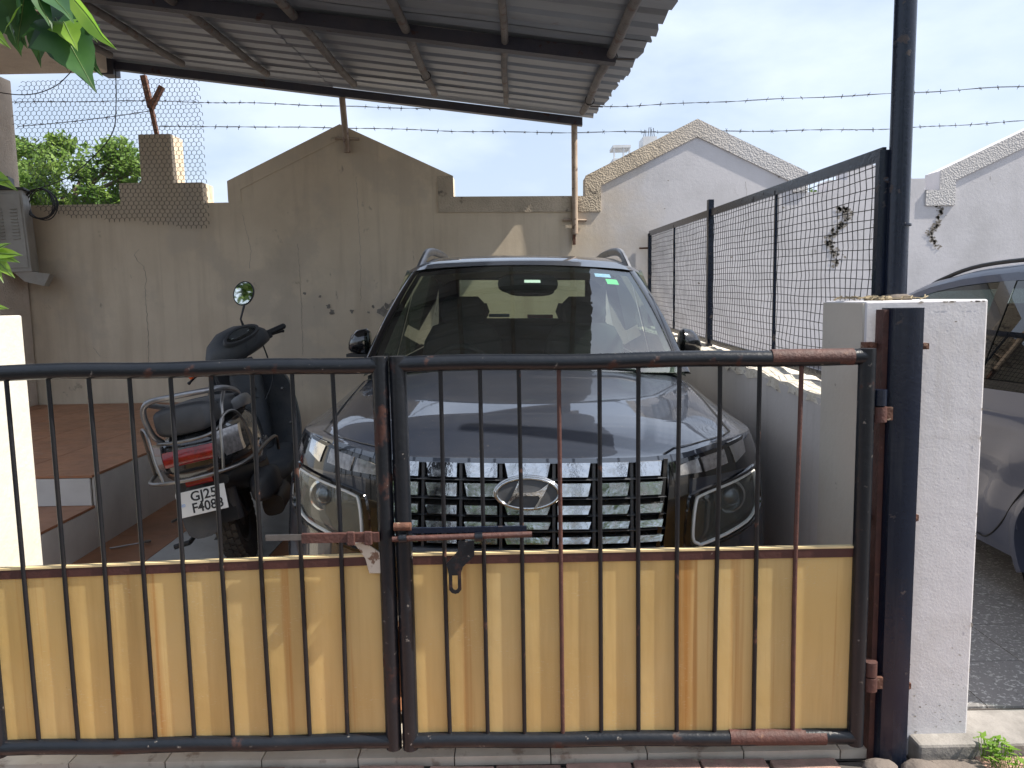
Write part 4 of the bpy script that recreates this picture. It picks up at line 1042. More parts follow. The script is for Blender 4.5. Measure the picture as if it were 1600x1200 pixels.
# ---- head lamps
def ccr(P,n=4):
    out=[];m=len(P)
    for i in range(m):
        p0,p1,p2,p3=[Vector(P[(i+j-1)%m]) for j in range(4)]
        for k in range(n):
            t=k/n; out.append(.5*((2*p1)+(p2-p0)*t+(2*p0-5*p1+4*p2-p3)*t*t+(3*p1-p0-3*p2+p3)*t**3))
    return out
for sg in (-1,1):
    P=ccr(holeL,4); cx=.712;cw=.732
    def RG(sc,off,scw=None):
        return [FS(sg*(cx+(p[0]-cx)*sc),cw+(p[1]-cw)*(scw or sc),off) for p in P]
    mb=MB(); mb.rings([RG(1.13,.002),RG(1.10,.012),RG(1.0,.012),RG(.97,-.004)],False); hl=cb_(mb,'headlight',M['gloss'])
    mb=MB(); mb.rings([RG(.97,-.004),RG(.90,-.02),RG(.62,-.075),RG(.3,-.085)],True); cb_(mb,'lamp_bowl',M['darkbowl'] if 'darkbowl' in M else M.setdefault('darkbowl',mat('lamp_bowl',(.10,.10,.10),.25,metal=.8)),hl)
    mb=MB(); pts=RG(.90,.001); mb.tube(pts,.0062,8,closed=True); cb_(mb,'light_guide',M.setdefault('guide',mat('light_guide',(.75,.75,.73),.35)),hl)
    mb=MB(); c=FS(sg*.735,.762,-.028); u,v,nx,ny=pc(sg*.735); n_=Vector((nx*.35,ny-.4,.05)).normalized(); t1=n_.cross(Vector((0,0,1))).normalized(); t2=t1.cross(n_)
    def circ(r,o): return [c+n_*o+t1*math.cos(a)*r+t2*math.sin(a)*r for a in [2*PI*k/24 for k in range(24)]]
    mb.rings([circ(.056,-.04),circ(.060,.006),circ(.050,.012),circ(.042,-.004)],False); cb_(mb,'projector_ring',M['chrome'],hl)
    mb=MB(); mb.ball(c-n_*.006,.040,18,12); cb_(mb,'projector_lens',M.setdefault('plens',mat('projector_glass',(.05,.06,.07),.03,coat=1,spec=1)),hl)
    for (ds,dw) in ((.05,-.075),(-.05,-.085),(-.105,.01),(-.10,-.05)):
        mb=MB(); a=FS(sg*(.742+ds),.762+dw,-.05); mb.box((a.x-.022,a.y-.01,a.z-.008),(a.x+.022,a.y+.01,a.z+.008)); cb_(mb,'reflector_step',M['chrome'],hl)
    mb=MB(); mb.rings([RG(.985,.003),RG(.8,.008),RG(.5,.012),RG(.1,.014)],True); cb_(mb,'lens_cover',M['lens'],hl)
    # slim upper lamps
    def patch(q,off,nx_=8,nw=4):
        return [[FS(sg*((q[0][0]*(1-t)+q[1][0]*t)*(1-r)+(q[3][0]*(1-t)+q[2][0]*t)*r),(q[0][1]*(1-t)+q[1][1]*t)*(1-r)+(q[3][1]*(1-t)+q[2][1]*t)*r,off) for t in [i/nx_ for i in range(nx_+1)]] for r in [j/nw for j in range(nw+1)]]
    mb=MB(); mb.grid(patch([(.475,.905),(.90,.965),(.90,.865),(.49,.845)],.0045,14,5)); dl=cb_(mb,'day_lamp',M['gloss'])
    for q,m,nm in (([(.50,.892),(.578,.918),(.592,.868),(.50,.862)],M['clear'],'lamp_cell'),([(.592,.920),(.690,.948),(.700,.888),(.604,.868)],M['clear'],'lamp_cell'),([(.715,.955),(.80,.968),(.795,.915),(.735,.885)],M['chrome'],'lamp_tip')):
        mb=MB(); mb.grid(patch(q,.010)); 
        a=patch(q,.002); b2=patch(q,.010); edge=lambda g_:g_[0]+[r[-1] for r in g_[1:]]+list(reversed(g_[-1][:-1]))+[r[0] for r in reversed(g_[1:-1])]
        mb.rings([edge(a),edge(b2)],False,False); cb_(mb,nm,m,dl)
    mb=MB(); mb.grid(patch([(.495,.912),(.81,.972),(.79,.958),(.50,.898)],.012)); cb_(mb,'lamp_brow',M['gloss'],dl)
# ---- windshield and greenhouse
def WSf(a,b,off=0):
    p0=Vector((.735*a,.90+.115*a*a,1.128-.012*a*a)); p1=Vector((.575*a,1.565+.075*a*a,1.625-.028*a*a))
    p=p0.lerp(p1,b); nn=Vector((.12*a,-.60,.80)).normalized(); return p+nn*(off+.035*math.sin(PI*b)*(1-.2*a*a))
def wsgrid(a0,a1,b0,b1,off,n=12,m=8):
    mb=MB(); mb.grid([[WSf(a0+(a1-a0)*i/n,b0+(b1-b0)*j/m,off) for i in range(n+1)] for j in range(m+1)]); return mb
wsg=cb_(wsgrid(-.975,.975,.0,1,0,24,12),'windshield',M['ws'])
M['frit']=mat('black_glass_border',(.006,.006,.007),.25)
for q in ((-.975,-.925,0,1),(.925,.975,0,1),(-.925,.925,0,.07),(-.925,.925,.93,1.0)):
    cb_(wsgrid(*q,-.004,12,8),'glass_border',M['frit'],wsg)
for q,m,nm in (((.70,.80,.80,.865),M['sgreen'],'green_sticker'),((.62,.76,.885,.93),M['sblue'],'blue_sticker'),((.02,.22,.0,.0),None,None)):
    if m: cb_(wsgrid(*q,-.002,3,3),nm,m,wsg)
for sg in (-1,1):
    mb=MB(); rows=[]
    for j in range(13):
        b=j/12; i=WSf(sg*.972,b,.003); o1=WSf(sg*1.02,b,.006); o2=Vector((sg*(.775-.155*b),i.y+.06,i.z-.015+.0*b)); o3=o2+Vector((-sg*.02,.05,-.005))
        rows.append([i,o1,o2,o3])
    mb.grid(rows); cb_(mb,'a_pillar',M['gloss'],angle=50)
    # side glass and pillars
    def SG(v,t): # t 0 belt -> 1 roof
        lo=Vector((sg*.765,v,1.085)); hi=Vector((sg*.625,v,1.60+.03*math.sin(PI*(v-1.6)/2.2))); return lo.lerp(hi,t)
    def sgl(v0,v1,sl0,sl1,name,m,off=0):
        mb=MB(); rows=[]
        for j in range(7):
            t=j/6; a=v0+sl0*t; b=v1+sl1*t; rows.append([SG(a+(b-a)*i/6,t)+Vector((sg*off,0,0)) for i in range(7)])
        mb.grid(rows); return cb_(mb,name,m)
    sgl(1.12,2.06,.52,0,'side_window',M['sideglass']); sgl(2.12,2.92,0,-.03,'side_window',M['sideglass'])
    sgl(2.06,2.12,0,0,'b_pillar',M['gloss'],.003); sgl(2.92,3.75,-.03,-.28,'c_pillar',M['car'],.003)
# roof
RT=[(1.565,0),(1.7,.038),(1.9,.068),(2.2,.085),(2.6,.088),(3.0,.080),(3.4,.055),(3.62,.02)]
mb=MB(); rows=[]
for v in [1.565,1.6,1.65,1.7,1.8,1.95,2.1,2.3,2.6,2.9,3.2,3.4,3.55,3.62]:
    r_=[]
    for k in range(25):
        a=-1+k/12; u=.625*a; e=max(0,(abs(a)-.82)/.18); vv=v+(.08*a*a*max(0,1-(v-1.565)/.3)); z=1.628+itp(v,RT)-.028*a*a-.04*e*e*(.3+.7*min(1,(v-1.565)/.2)); r_.append(Vector((u,vv,z)))
    rows.append(r_)
mb.grid(rows); cb_(mb,'roof',M['car'],angle=60)
mb=MB(); mb.grid([[p+Vector((0,0,-.03)) for p in r_] for r_ in rows[1:]]); cb_(mb,'headliner',M.setdefault('liner',mat('headliner',(.30,.29,.27),.9)),angle=60)
for sg in (-1,1):
    pts=cr([(sg*.575,1.72,1.60),(sg*.56,1.80,1.66),(sg*.548,1.94,1.712),(sg*.54,2.3,1.735),(sg*.535,2.9,1.735),(sg*.53,3.25,1.70),(sg*.53,3.4,1.64)],6)
    mb=MB(); mb.tube(pts,.024,8,sx=.7); cb_(mb,'roof_rail',M['silver'])
# rear glass + tail
mb=MB(); mb.grid([[Vector(((.60 if j==0 else .50)*a,3.66+.16*(1-j),1.20+.42*j)) for a in (-1,-.5,0,.5,1)] for j in (0,1)])
rg=cb_(mb,'rear_window',M['sideglass'] if False else glass('rear_glass',(.80,.86,.78),.05,.02))
for (u0,u1,z0,z1) in ((-.66,-.50,1.16,1.64),(.50,.66,1.16,1.64),(-.5,.5,1.16,1.26),(-.5,.5,1.60,1.66)):
    mb=MB(); mb.box((u0,3.60,z0),(u1,3.68+(.1 if z1<1.3 else 0),z1)); cb_(mb,'tailgate_frame',M['dash'])
# ---- interior
mb=MB(); mb.box((-.74,1.0,.55),(.74,3.6,.60)); mb.box((-.76,1.2,.6),(-.735,3.6,1.08)); mb.box((.735,1.2,.6),(.76,3.6,1.08)); cb_(mb,'cabin_floor',M['dash'])
mb=MB(); mb.rings([sring((0,v,z),.70,h,24,3.5) for v,z,h in ((.98,1.06,.04),(1.15,1.02,.09),(1.35,.98,.12),(1.42,.95,.10))]); cb_(mb,'dashboard',M['dash'])
mb=MB(); cc=Vector((-.34,1.56,1.03)); tl=Matrix.Rotation(R_(-28),3,'X')
mb.tube([cc+tl@Vector((math.cos(a)*.185,0,math.sin(a)*.185)) for a in [2*PI*k/28 for k in range(28)]],.015,8,closed=True)
for a in (0,PI,-PI/2): mb.tube([cc,cc+tl@Vector((math.cos(a)*.18,0,math.sin(a)*.18))],.014,6)
mb.ball(cc,(.055,.03,.05),12,8); cb_(mb,'steering_wheel',M['seatcloth'])
for sg in (-1,1):
    mb=MB(); mb.rings([sring((sg*.36,2.03+.10*(z-.7),z),w_/2,.06,18,3,'xy') for z,w_ in ((.70,.46),(.85,.50),(1.05,.50),(1.2,.46),(1.29,.36),(1.31,.25))]); st=cb_(mb,'front_seat',M['seatcloth'])
    mb=MB(); mb.rings([sring((sg*.36,2.10,z),w_/2,.05,16,3,'xy') for z,w_ in ((1.30,.12),(1.315,.24),(1.36,.27),(1.43,.25),(1.465,.18))]); cb_(mb,'headrest',M['seatcloth'],st)
    mb=MB(); mb.rings([sring((sg*.36,v,.72),.24,.08,18,3) for v in (1.5,1.55,1.95,2.05)]); cb_(mb,'seat_cushion',M['seatcloth'],st)
mb=MB(); mb.rings([sring((0,3.05+.1*(z-.8),z),w_/2,.07,20,5,'xy') for z,w_ in ((.7,1.25),(1.1,1.28),(1.28,1.22),(1.31,1.1))]); rs=cb_(mb,'rear_seat',M['seatcloth'])
for u in (-.36,.36):
    mb=MB(); mb.rings([sring((u,3.12,z),w_/2,.04,14,3,'xy') for z,w_ in ((1.31,.20),(1.36,.24),(1.42,.2))]); cb_(mb,'headrest',M['seatcloth'],rs)
mb=MB(); mb.box((.04,3.5,1.30),(.24,3.52,1.33)); cb_(mb,'red_strip',M['tail'])
mb=MB(); mb.box((-.26,3.5,1.31),(-.1,3.52,1.335)); cb_(mb,'blue_strip',M['sblue'])
mb=MB(); mb.rings([sring((.02,v,1.53+.0*v),w_,h,20,3) for v,w_,h in ((1.535,.10,.03),(1.55,.155,.05),(1.60,.16,.055),(1.66,.08,.02))]); cb_(mb,'sensor_housing',M['dash'])
mb=MB(); mb.rings([sring((.035,v,1.50),w_,h,22,3) for v,w_,h in ((1.655,.12,.028),(1.665,.13,.036),(1.69,.12,.034))]); rv=cb_(mb,'rear_view_mirror',M['dash'])
cb_(wsgrid(.0,.135,.80,.835,-.012,2,2),'white_sticker',M['swhite'],wsg)
# wing mirrors
for sg in (-1,1):
    R_list=[]
    mb=MB(); mb.rings([[Vector((sg*x+q.x*sg*0,v+q.y,z+q.z)) for q in [Vector((0,math.cos(t)*a,math.sin(t)*b)) for t in [2*PI*k/16 for k in range(16)]]] for x,v,z,a,b in ((.770,1.33,1.235,.05,.055),(.785,1.32,1.24,.065,.066),(.83,1.33,1.238,.065,.062),(.865,1.345,1.228,.05,.045),(.882,1.36,1.215,.03,.025))]); wm=cb_(mb,'wing_mirror',M['gloss'],angle=60)
    mb=MB(); mb.box((.69 if sg>0 else -.885,1.30,1.163),(.885 if sg>0 else -.69,1.39,1.178)); mb.box((.68 if sg>0 else -.80,1.32,1.09),(.80 if sg>0 else -.68,1.38,1.17)); cb_(mb,'mirror_foot',M['black'],wm)
# wipers
for (a0,b0,a1,b1) in ((-.05,.02,-.75,.07),(.70,.02,.05,.07)):
    mb=MB(); mb.tube([WSf(a0,b0,.012),WSf((a0+a1)/2,(b0+b1)/2,.018),WSf(a1,b1,.012)],.007,6); cb_(mb,'wiper',M['black'])
tag(car,'dark blue-black compact SUV with chrome block grille parked nose out behind the gate','car')

# ================= SCOOTER
SM=Matrix.Translation((-1.28,3.55,.245))@Matrix.Rotation(.145,4,'Z')@Matrix.Rotation(-.19,4,'Y')
sc=bpy.data.objects.new('scooter',None); COL.objects.link(sc); sc.matrix_world=SM; MW[sc.name]=SM
def sb(mb,name,m,parent=sc,**k): return build(xf(mb,SM),name,m,parent,**k)
def wheel(y,par=None):
    c=Vector((0,y,.213))
    mb=MB(); mb.lathe([(-.030,.128),(-.046,.155),(-.050,.180),(-.042,.203),(-.025,.212),(.025,.212),(.042,.203),(.050,.180),(.046,.155),(.030,.128)],c,'x',44)
    # tread blocks
    for k in range(34):
        for j,xx in enumerate((-.036,-.012,.012,.036)):
            a=2*PI*(k+(j%2)*.5)/34; r=.214 if abs(xx)<.02 else .206
            T=Matrix.Translation(c)@Matrix.Rotation(a,4,'X'); mb.box((xx-.0095,-.013,r-.006),(xx+.0095,.013,r+.0045),T)
    w1=sb(mb,'wheel',M['rubber'])
    mb=MB(); mb.lathe([(.030,.130),(.036,.128),(.030,.115),(.012,.10),(.010,.06),(.03,.05),(.036,.03),(.036,.001)],c,'x',36)
    mb.lathe([(-.030,.130),(-.036,.128),(-.030,.115),(-.012,.10),(-.010,.001)],c,'x',36)
    for k in range(6):
        a=2*PI*k/6; mb.tube([c+Vector((.02,math.cos(a)*.045,math.sin(a)*.045)),c+Vector((.02,math.cos(a)*.115,math.sin(a)*.115))],.010,6)
    sb(mb,'rim',M['dust'],w1)
wheel(0); wheel(1.22)
def SR(L_,e=2.8,n=24): return [sring(c,rx,rz,n,e,squash=sq) for c,rx,rz,sq in L_]
# body shell
mb=MB(); mb.rings(SR([((0,-.42,.575),.095,.045,0),((0,-.405,.58),.125,.085,0),((0,-.34,.585),.15,.11,0),((0,-.15,.575),.175,.135,0),((0,.08,.56),.185,.165,0),((0,.28,.53),.165,.19,0),((0,.42,.50),.12,.18,0),((0,.47,.50),.09,.15,0)]),True); sb(mb,'body_panel',M['scoot'],angle=60)
mb=MB(); mb.rings(SR([((0,-.36,.46),.11,.03,0),((0,-.2,.44),.13,.06,0),((0,.1,.40),.14,.09,0),((0,.4,.36),.13,.09,0)]),True); sb(mb,'under_tray',M['black'],angle=60)
# seat
mb=MB(); mb.rings(SR([((0,-.30,.745),.08,.025,0),((0,-.27,.748),.12,.042,0),((0,-.10,.752),.145,.050,0),((0,.04,.745),.15,.045,0),((0,.14,.725),.15,.038,0),((0,.30,.718),.13,.038,0),((0,.43,.715),.09,.032,0),((0,.46,.71),.05,.02,0)],3.2),True); st=sb(mb,'seat',M['seat'],angle=70)
for k in range(14):
    y=-.08+k*.034; 
    mb=MB(); mb.tube([(x,y,itp(y,[(-.3,.79),(-.1,.802),(.04,.790),(.14,.762),(.3,.757),(.45,.745)])-.030*(abs(x)/.14)**3) for x in (-.12,-.08,-.04,0,.04,.08,.12)],.004,5); sb(mb,'seat_rib',M['seat'],st)
for sg in (-1,1):
    mb=MB(); mb.tube(cr([(sg*.135,-.12,.735),(sg*.165,.0,.745),(sg*.168,.12,.735),(sg*.15,.24,.72)],5),[.026,.027,.028,.029,.030,.030,.030,.030,.029,.028,.026,.024,.02,.016,.012,.008],8,sx=.45); sb(mb,'seat_flank',M['silver'],st)
# grab rail
mb=MB(); pts=cr([(.15,.02,.775),(.168,-.12,.805),(.16,-.28,.835),(.115,-.385,.845),(0,-.415,.85),(-.115,-.385,.845),(-.155,-.36,.80),(-.15,-.34,.71),(-.13,-.31,.665)],7); mb.tube(pts,.0125,8); sb(mb,'grab_rail',M['silver'],angle=60)
mb=MB(); pts=cr([(-.15,.02,.775),(-.168,-.12,.805),(-.16,-.28,.835),(-.115,-.385,.845)],6); mb.tube(pts,.0125,8); sb(mb,'grab_rail',M['silver'],angle=60)
mb=MB(); pts=cr([(.16,-.26,.83),(.155,-.345,.775),(.145,-.385,.70),(.09,-.43,.668),(-.03,-.435,.665),(-.12,-.40,.67)],6); mb.tube(pts,.0075,8); sb(mb,'guard_rail',M['steel'])
# black box under the rail (back rest pad)
mb=MB(); mb.rings(SR([((0,-.405,.745),.085,.05,0),((0,-.39,.748),.115,.062,0),((0,-.33,.748),.12,.062,0),((0,-.25,.745),.12,.05,0)],4),True); sb(mb,'tail_cowl',M['seat'],angle=60)
# lamps
def lampring(x0,x1,y0,y1,z0,z1,bulge):
    mb=MB(); rows=[]
    for j in range(6):
        r_=[]
        for i in range(11):
            a=i/10; x=x0+(x1-x0)*a; yy=y0+(y1-y0)*a; z=z0+(z1-z0)*j/5; bl=bulge*(1-(2*j/5-1)**2)*.8
            r_.append(Vector((x,yy-bl,z)))
        rows.append(r_)
    back=[[p+Vector((0,.05,0)) for p in r] for r in rows]
    mb.grid(rows); e=lambda g_:g_[0]+[r[-1] for r in g_[1:]]+list(reversed(g_[-1][:-1]))+[r[0] for r in reversed(g_[1:-1])]
    mb.rings([e(rows),e(back)],False,False); return mb
sb(lampring(-.105,.105,-.428,-.428,.568,.632,.012),'tail_light',M['tail'])
sb(lampring(.108,.185,-.42,-.30,.560,.672,.02),'indicator',M['clear']); sb(lampring(-.185,-.108,-.30,-.42,.555,.655,.02),'indicator',M['clear'])
sb(lampring(-.055,.055,-.395,-.395,.468,.500,.004),'reflector',M['tail'])
# chrome guard hoops
mb=MB(); pts=cr([(.19,.42,.42),(.215,.30,.50),(.225,.05,.525),(.215,-.25,.520),(.17,-.42,.515),(0,-.475,.510),(-.17,-.42,.515),(-.215,-.25,.520),(-.225,.05,.525),(-.19,.42,.42)],6); mb.tube(pts,.0085,8); cg=sb(mb,'crash_guard',M['steel'])
for sg in (-1,1):
    mb=MB(); mb.tube(cr([(sg*.12,-.45,.515),(sg*.135,-.44,.60),(sg*.15,-.40,.715),(sg*.19,-.33,.735),(sg*.21,-.27,.66),(sg*.213,-.25,.525)],5),.0065,7); sb(mb,'hoop',M['steel'],cg)
# plate and flap
PT=Matrix.Translation((0,-.43,.405))@Matrix.Rotation(R_(-14),4,'X')
mb=MB(); mb.box((-.100,-.002,-.052),(.100,.002,.052),PT); pl=sb(mb,'number_plate',M['plate'],bevel=.001)
TX=PT@Matrix.Translation((0,-.0028,0))@Matrix.Rotation(PI/2,4,'X')
def ptxt(s,size,dx,dz,name,m,sx=.92): sb(xf(textmb(s,size,sx=sx,off=.0011 if size>.03 else .0003),TX@Matrix.Translation((dx,dz,0))),name,m,pl)
ptxt('GJ25',.056,.012,.0235,'plate_lettering',M['ink'],.98); ptxt('F4088',.056,.020,-.0245,'plate_lettering',M['ink'],.92); ptxt('IND',.016,-.080,-.004,'plate_lettering',M['sblue'])
mb=MB(); mb.rings([[Vector((x,-.40+.03*(z-.3)/.15+abs(x)*.25,z)) for x in (-w_,-w_*.6,0,w_*.6,w_)]+[Vector((x,-.388+.03*(z-.3)/.15+abs(x)*.25,z)) for x in (w_,w_*.6,0,-w_*.6,-w_)] for z,w_ in ((.245,.030),(.262,.062),(.30,.075),(.46,.085),(.50,.08))],True,True); mb.v=[(v[0]-.035,v[1],v[2]) for v in mb.v]; sb(mb,'mudflap',M['dust'],angle=40)
mb=MB(); rr=[]
for k in range(13):
    a=.15+2.2*k/12; rr.append([Vector((x,math.cos(a)*-.25+.0,.213+math.sin(a)*.25)) for x in (-.075,-.04,0,.04,.075)])
mb.grid(rr); sb(mb,'rear_mudguard',M['black'],angle=60)
# engine, exhaust
mb=MB(); mb.rings(SR([((-.10,-.08,.24),.05,.07,0),((-.11,.1,.25),.06,.08,0),((-.08,.35,.27),.07,.09,0),((-.04,.5,.29),.06,.06,0)]),True); sb(mb,'engine_case',M['dust'],angle=60)
mb=MB(); mb.rings(SR([((.165,-.16,.335),.025,.035,0),((.172,-.13,.34),.045,.06,0),((.178,-.0,.345),.052,.070,0),((.173,.15,.33),.048,.062,0),((.15,.22,.30),.035,.045,0)],3.4),True); sb(mb,'exhaust_shield',M['dust'],angle=50)
mb=MB(); mb.rings(SR([((.17,.05,.21),.05,.05,0),((.17,.3,.22),.055,.055,0),((.12,.5,.23),.03,.03,0)]),True); sb(mb,'silencer',M['black'],angle=60)
mb=MB(); mb.tube([(.05,.1,.21),(.05,0,.21),(.06,-.3,.5)],.012,8); mb.tube([(.07,-.2,.25),(.07,-.24,.5)],.022,8); sb(mb,'shock_absorber',M['dust'])
# floorboard, front apron
mb=MB(); mb.rings(SR([((0,.42,.27),.17,.045,0),((0,.60,.255),.19,.035,0),((0,.82,.26),.19,.035,0),((0,.95,.32),.18,.05,0)],4),True); sb(mb,'floorboard',M['dust'],angle=60)
mb=MB(); rr=[]
for z,w_,y in ((.22,.155,.90),(.30,.20,.955),(.42,.235,.985),(.56,.245,1.00),(.70,.235,1.0),(.80,.205,.99),(.87,.15,.975)):
    f=[Vector((x*w_,y-.0+.07*(1-x*x)-.0,z)) for x in (-1,-.8,-.5,-.2,0,.2,.5,.8,1)]; bk=[Vector((x*w_*.985,y+.10*(1-x*x)+.022,z)) for x in (1,.8,.5,.2,0,-.2,-.5,-.8,-1)]; rr.append(f+bk)
mb.rings(rr,True,True); ap_=sb(mb,'leg_shield',M['dust'],angle=50)
for sg in (-1,1):
    mb=MB(); mb.tube(cr([(sg*w_*1.01,y+.008,z) for z,w_,y in ((.22,.155,.90),(.30,.20,.955),(.42,.235,.985),(.56,.245,1.00),(.70,.235,1.0),(.80,.205,.99),(.87,.15,.975))],3),.006,6); sb(mb,'shield_trim',M['steel'],ap_)
mb=MB(); mb.rings([sring((0,.965+.01*k,z),a,b,18,3,'xy') for k,(z,a,b) in enumerate(((.36,.07,.05),(.5,.085,.06),(.66,.095,.065),(.80,.09,.06),(.90,.06,.05)))],True); sb(mb,'inner_box',M['dust'],ap_,angle=60)
mb=MB(); mb.lathe([(-.012,.001),(-.012,.012),(0,.018),(.002,.018)],(.045,.90,.72),'y',12); sb(mb,'key_switch',M['steel'],ap_)
for z in (.68,.47):
    mb=MB(); mb.ball((.19,.985,z),.010,8,6); sb(mb,'shield_screw',M['steel'],ap_)
mb=MB(); rr=[]
for k in range(11):
    a=-.1+2.4*k/10; rr.append([Vector((x,1.22+math.cos(a)*.25,.213+math.sin(a)*.25-.02*abs(x)/.08)) for x in (-.085,-.05,0,.05,.085)])
mb.grid(rr); sb(mb,'front_mudguard',M['scoot'],angle=60)
mb=MB(); mb.tube([(0,1.03,.9),(0,1.16,.45)],.03,10); 
for sg in (-1,1): mb.tube([(sg*.07,1.15,.46),(sg*.07,1.22,.213)],.016,8)
sb(mb,'fork',M['black'])
# handlebar group (locked to the left)
HM=Matrix.Translation((0,.985,.98))@Matrix.Rotation(.80,4,'Z')@Matrix.Rotation(-.24,4,'Y')
def hb(mb,name,m,parent,**k): return sb(xf(mb,HM),name,m,parent,**k)
mb=MB(); mb.rings([sring((x,y,z),ry,rz,20,2.6,'yz') for x,y,z,ry,rz in ((-.215,-.0,-.02,.02,.02),(-.20,0,-.018,.045,.045),(-.14,.01,.0,.085,.075),(-.05,.02,.012,.11,.095),(.05,.02,.012,.11,.095),(.14,.01,.0,.085,.075),(.20,0,-.018,.045,.045),(.215,0,-.02,.02,.02))],True); hbar=hb(mb,'handlebar_cowl',M['dust'],sc,angle=60)
# instrument panel: recessed oval on the rider's side
T2=Matrix.Translation((0,-.075,.055))@Matrix.Rotation(R_(48),4,'X')
def ov(a,b,z): return [T2@Vector((math.cos(t)*a*(1-.15*math.sin(t)),math.sin(t)*b,z)) for t in [2*PI*k/28 for k in range(28)]]
mb=MB(); mb.rings([ov(.128,.052,.0),ov(.122,.048,.022),ov(.106,.038,.020),ov(.102,.035,.004)],False); hb(mb,'dial_surround',M['dust'],hbar)
mb=MB(); q=ov(.103,.036,.006); mb.add(q,[tuple(range(28))]); hb(mb,'dial_face',M['gloss'],hbar)
mb=MB(); q=ov(.104,.037,.018); mb.add(q,[tuple(range(28))]); hb(mb,'dial_glass',M['lens'],hbar)
for k in range(7):
    a=PI*.15+k*PI*.7/6; mb=MB(); mb.tube([T2@Vector((math.cos(a)*.06,math.sin(a)*.028-.012,.008)),T2@Vector((math.cos(a)*.075,math.sin(a)*.034-.012,.008))],.0016,4); hb(mb,'dial_mark',M['swhite'],hbar)
for sg in (-1,1):
    mb=MB(); mb.tube([(sg*.20,0,-.02),(sg*.225,-.005,-.022),(sg*.24,-.006,-.022),(sg*.345,-.02,-.026),(sg*.352,-.02,-.026)],[.012,.013,.019,.018,.013],12); hb(mb,'grip',M['black'],hbar)
    mb=MB(); mb.box((sg*.21-.02,-.035,-.05),(sg*.21+.02,.02,.0)); hb(mb,'switch_block',M['black'],hbar,bevel=.004)
    mb=MB(); mb.tube([(sg*.20,.05,-.03),(sg*.26,.06,-.045),(sg*.36,.03,-.06)],[.008,.006,.007],7); mb.ball((sg*.36,.03,-.06),.010,8,6); hb(mb,'brake_lever',M['black'],hbar)
mb=MB(); mb.lathe([(-.012,.001),(-.010,.013),(.004,.013),(.006,.001)],(-.358,-.02,-.026),'x',12); hb(mb,'orange_grip_end',M['orange'],hbar)
mb=MB(); mb.tube([(.09,-.01,.08),(.088,-.02,.13),(.155,-.025,.20)],[.009,.0055,.007],7); mr=hb(mb,'mirror_stem',M['black'],hbar)
mpos=(SM@HM@Matrix.Translation((.185,-.02,.255))).to_translation()
# the mirror faces the rider and the street: its normal halves the angle between the gate opening and the trees over the road
mnrm=((Vector((0,0,1.45))-mpos).normalized()+(Vector((-2.2,-8.5,2.9))-mpos).normalized()).normalized()
yy_=-mnrm; zz_=Vector((.42,0,1)); zz_=(zz_-yy_*zz_.dot(yy_)).normalized(); xx_=yy_.cross(zz_)
MM=SM.inverted()@(Matrix.Translation(mpos)@Matrix((xx_,yy_,zz_)).transposed().to_4x4())
def ov2(a,b,y): return [MM@Vector((math.cos(t)*a,y,math.sin(t)*b)) for t in [2*PI*k/28 for k in range(28)]]
mb=MB(); mb.rings([ov2(.052,.068,-.008),ov2(.058,.074,-.006),ov2(.058,.074,.008),ov2(.035,.045,.022)],True); sb(mb,'mirror_back',M['black'],mr,angle=50)
mb=MB(); mb.add(ov2(.051,.067,-.0095),[tuple(range(28))]); sb(mb,'mirror_glass',M['mirror'],mr)
mb=MB(); mb.ball((0,.10,0),(.09,.05,.06),16,10); hb(mb,'headlight',M['lens'],hbar)
for sg,e in ((-1,(.06,.93,.66)),(1,(.09,.94,.64)),(-1,(.02,.92,.60))):
    a=SM.inverted()@(SM@HM@Vector((sg*.19,.03,-.04))); mb=MB(); mb.tube(cr([a,(a+Vector(e))/2+Vector((sg*.05,-.05,-.05)),e],6),.0045,6); sb(mb,'brake_cable',M['black'])
# stand, kick lever
mb=MB(); mb.tube([(-.08,.42,.24),(-.20,.36,.05),(-.215,.33,.035)],.010,7); sb(mb,'side_stand',M['steel'])
mb=MB(); mb.tube([(-.12,.05,.20),(-.17,-.03,.19),(-.19,-.12,.17)],.011,7); mb.tube([(-.19,-.12,.17),(-.26,-.12,.165)],.012,8); sb(mb,'kick_lever',M['black'])
mb=MB(); mb.tube([(-.13,-.05,.30),(-.23,-.16,.29)],.006,6); mb.ball((-.13,-.06,.30),.02,8,6); sb(mb,'stand_lever',M['steel'])
# side lettering
LT=Matrix.Translation((.1855,.15,.515))@Matrix.Rotation(PI/2,4,'Z')@Matrix.Rotation(PI/2-.12,4,'X')@Matrix.Rotation(.05,4,'Z')
sb(xf(textmb('Activa',.070,.0012),LT@Matrix.Shear('XY',4,(.25,0)) if False else LT),'side_lettering',M['silver'])
tag(sc,'dusty black scooter with silver grab rail parked beside the porch','scooter')
# thin rod on the floor beside the scooter
b=MB(); b.tube([(-2.02,3.72,.252),(-1.87,3.78,.262)],.004,6); b.lathe([(-.004,.01),(-.004,.016),(.004,.016),(.004,.01)],(-1.86,3.785,.263),'z',12)
tag(build(b,'metal_rod',M['steel']),'short thin metal rod with ring end lying on the brown floor tiles','rod')

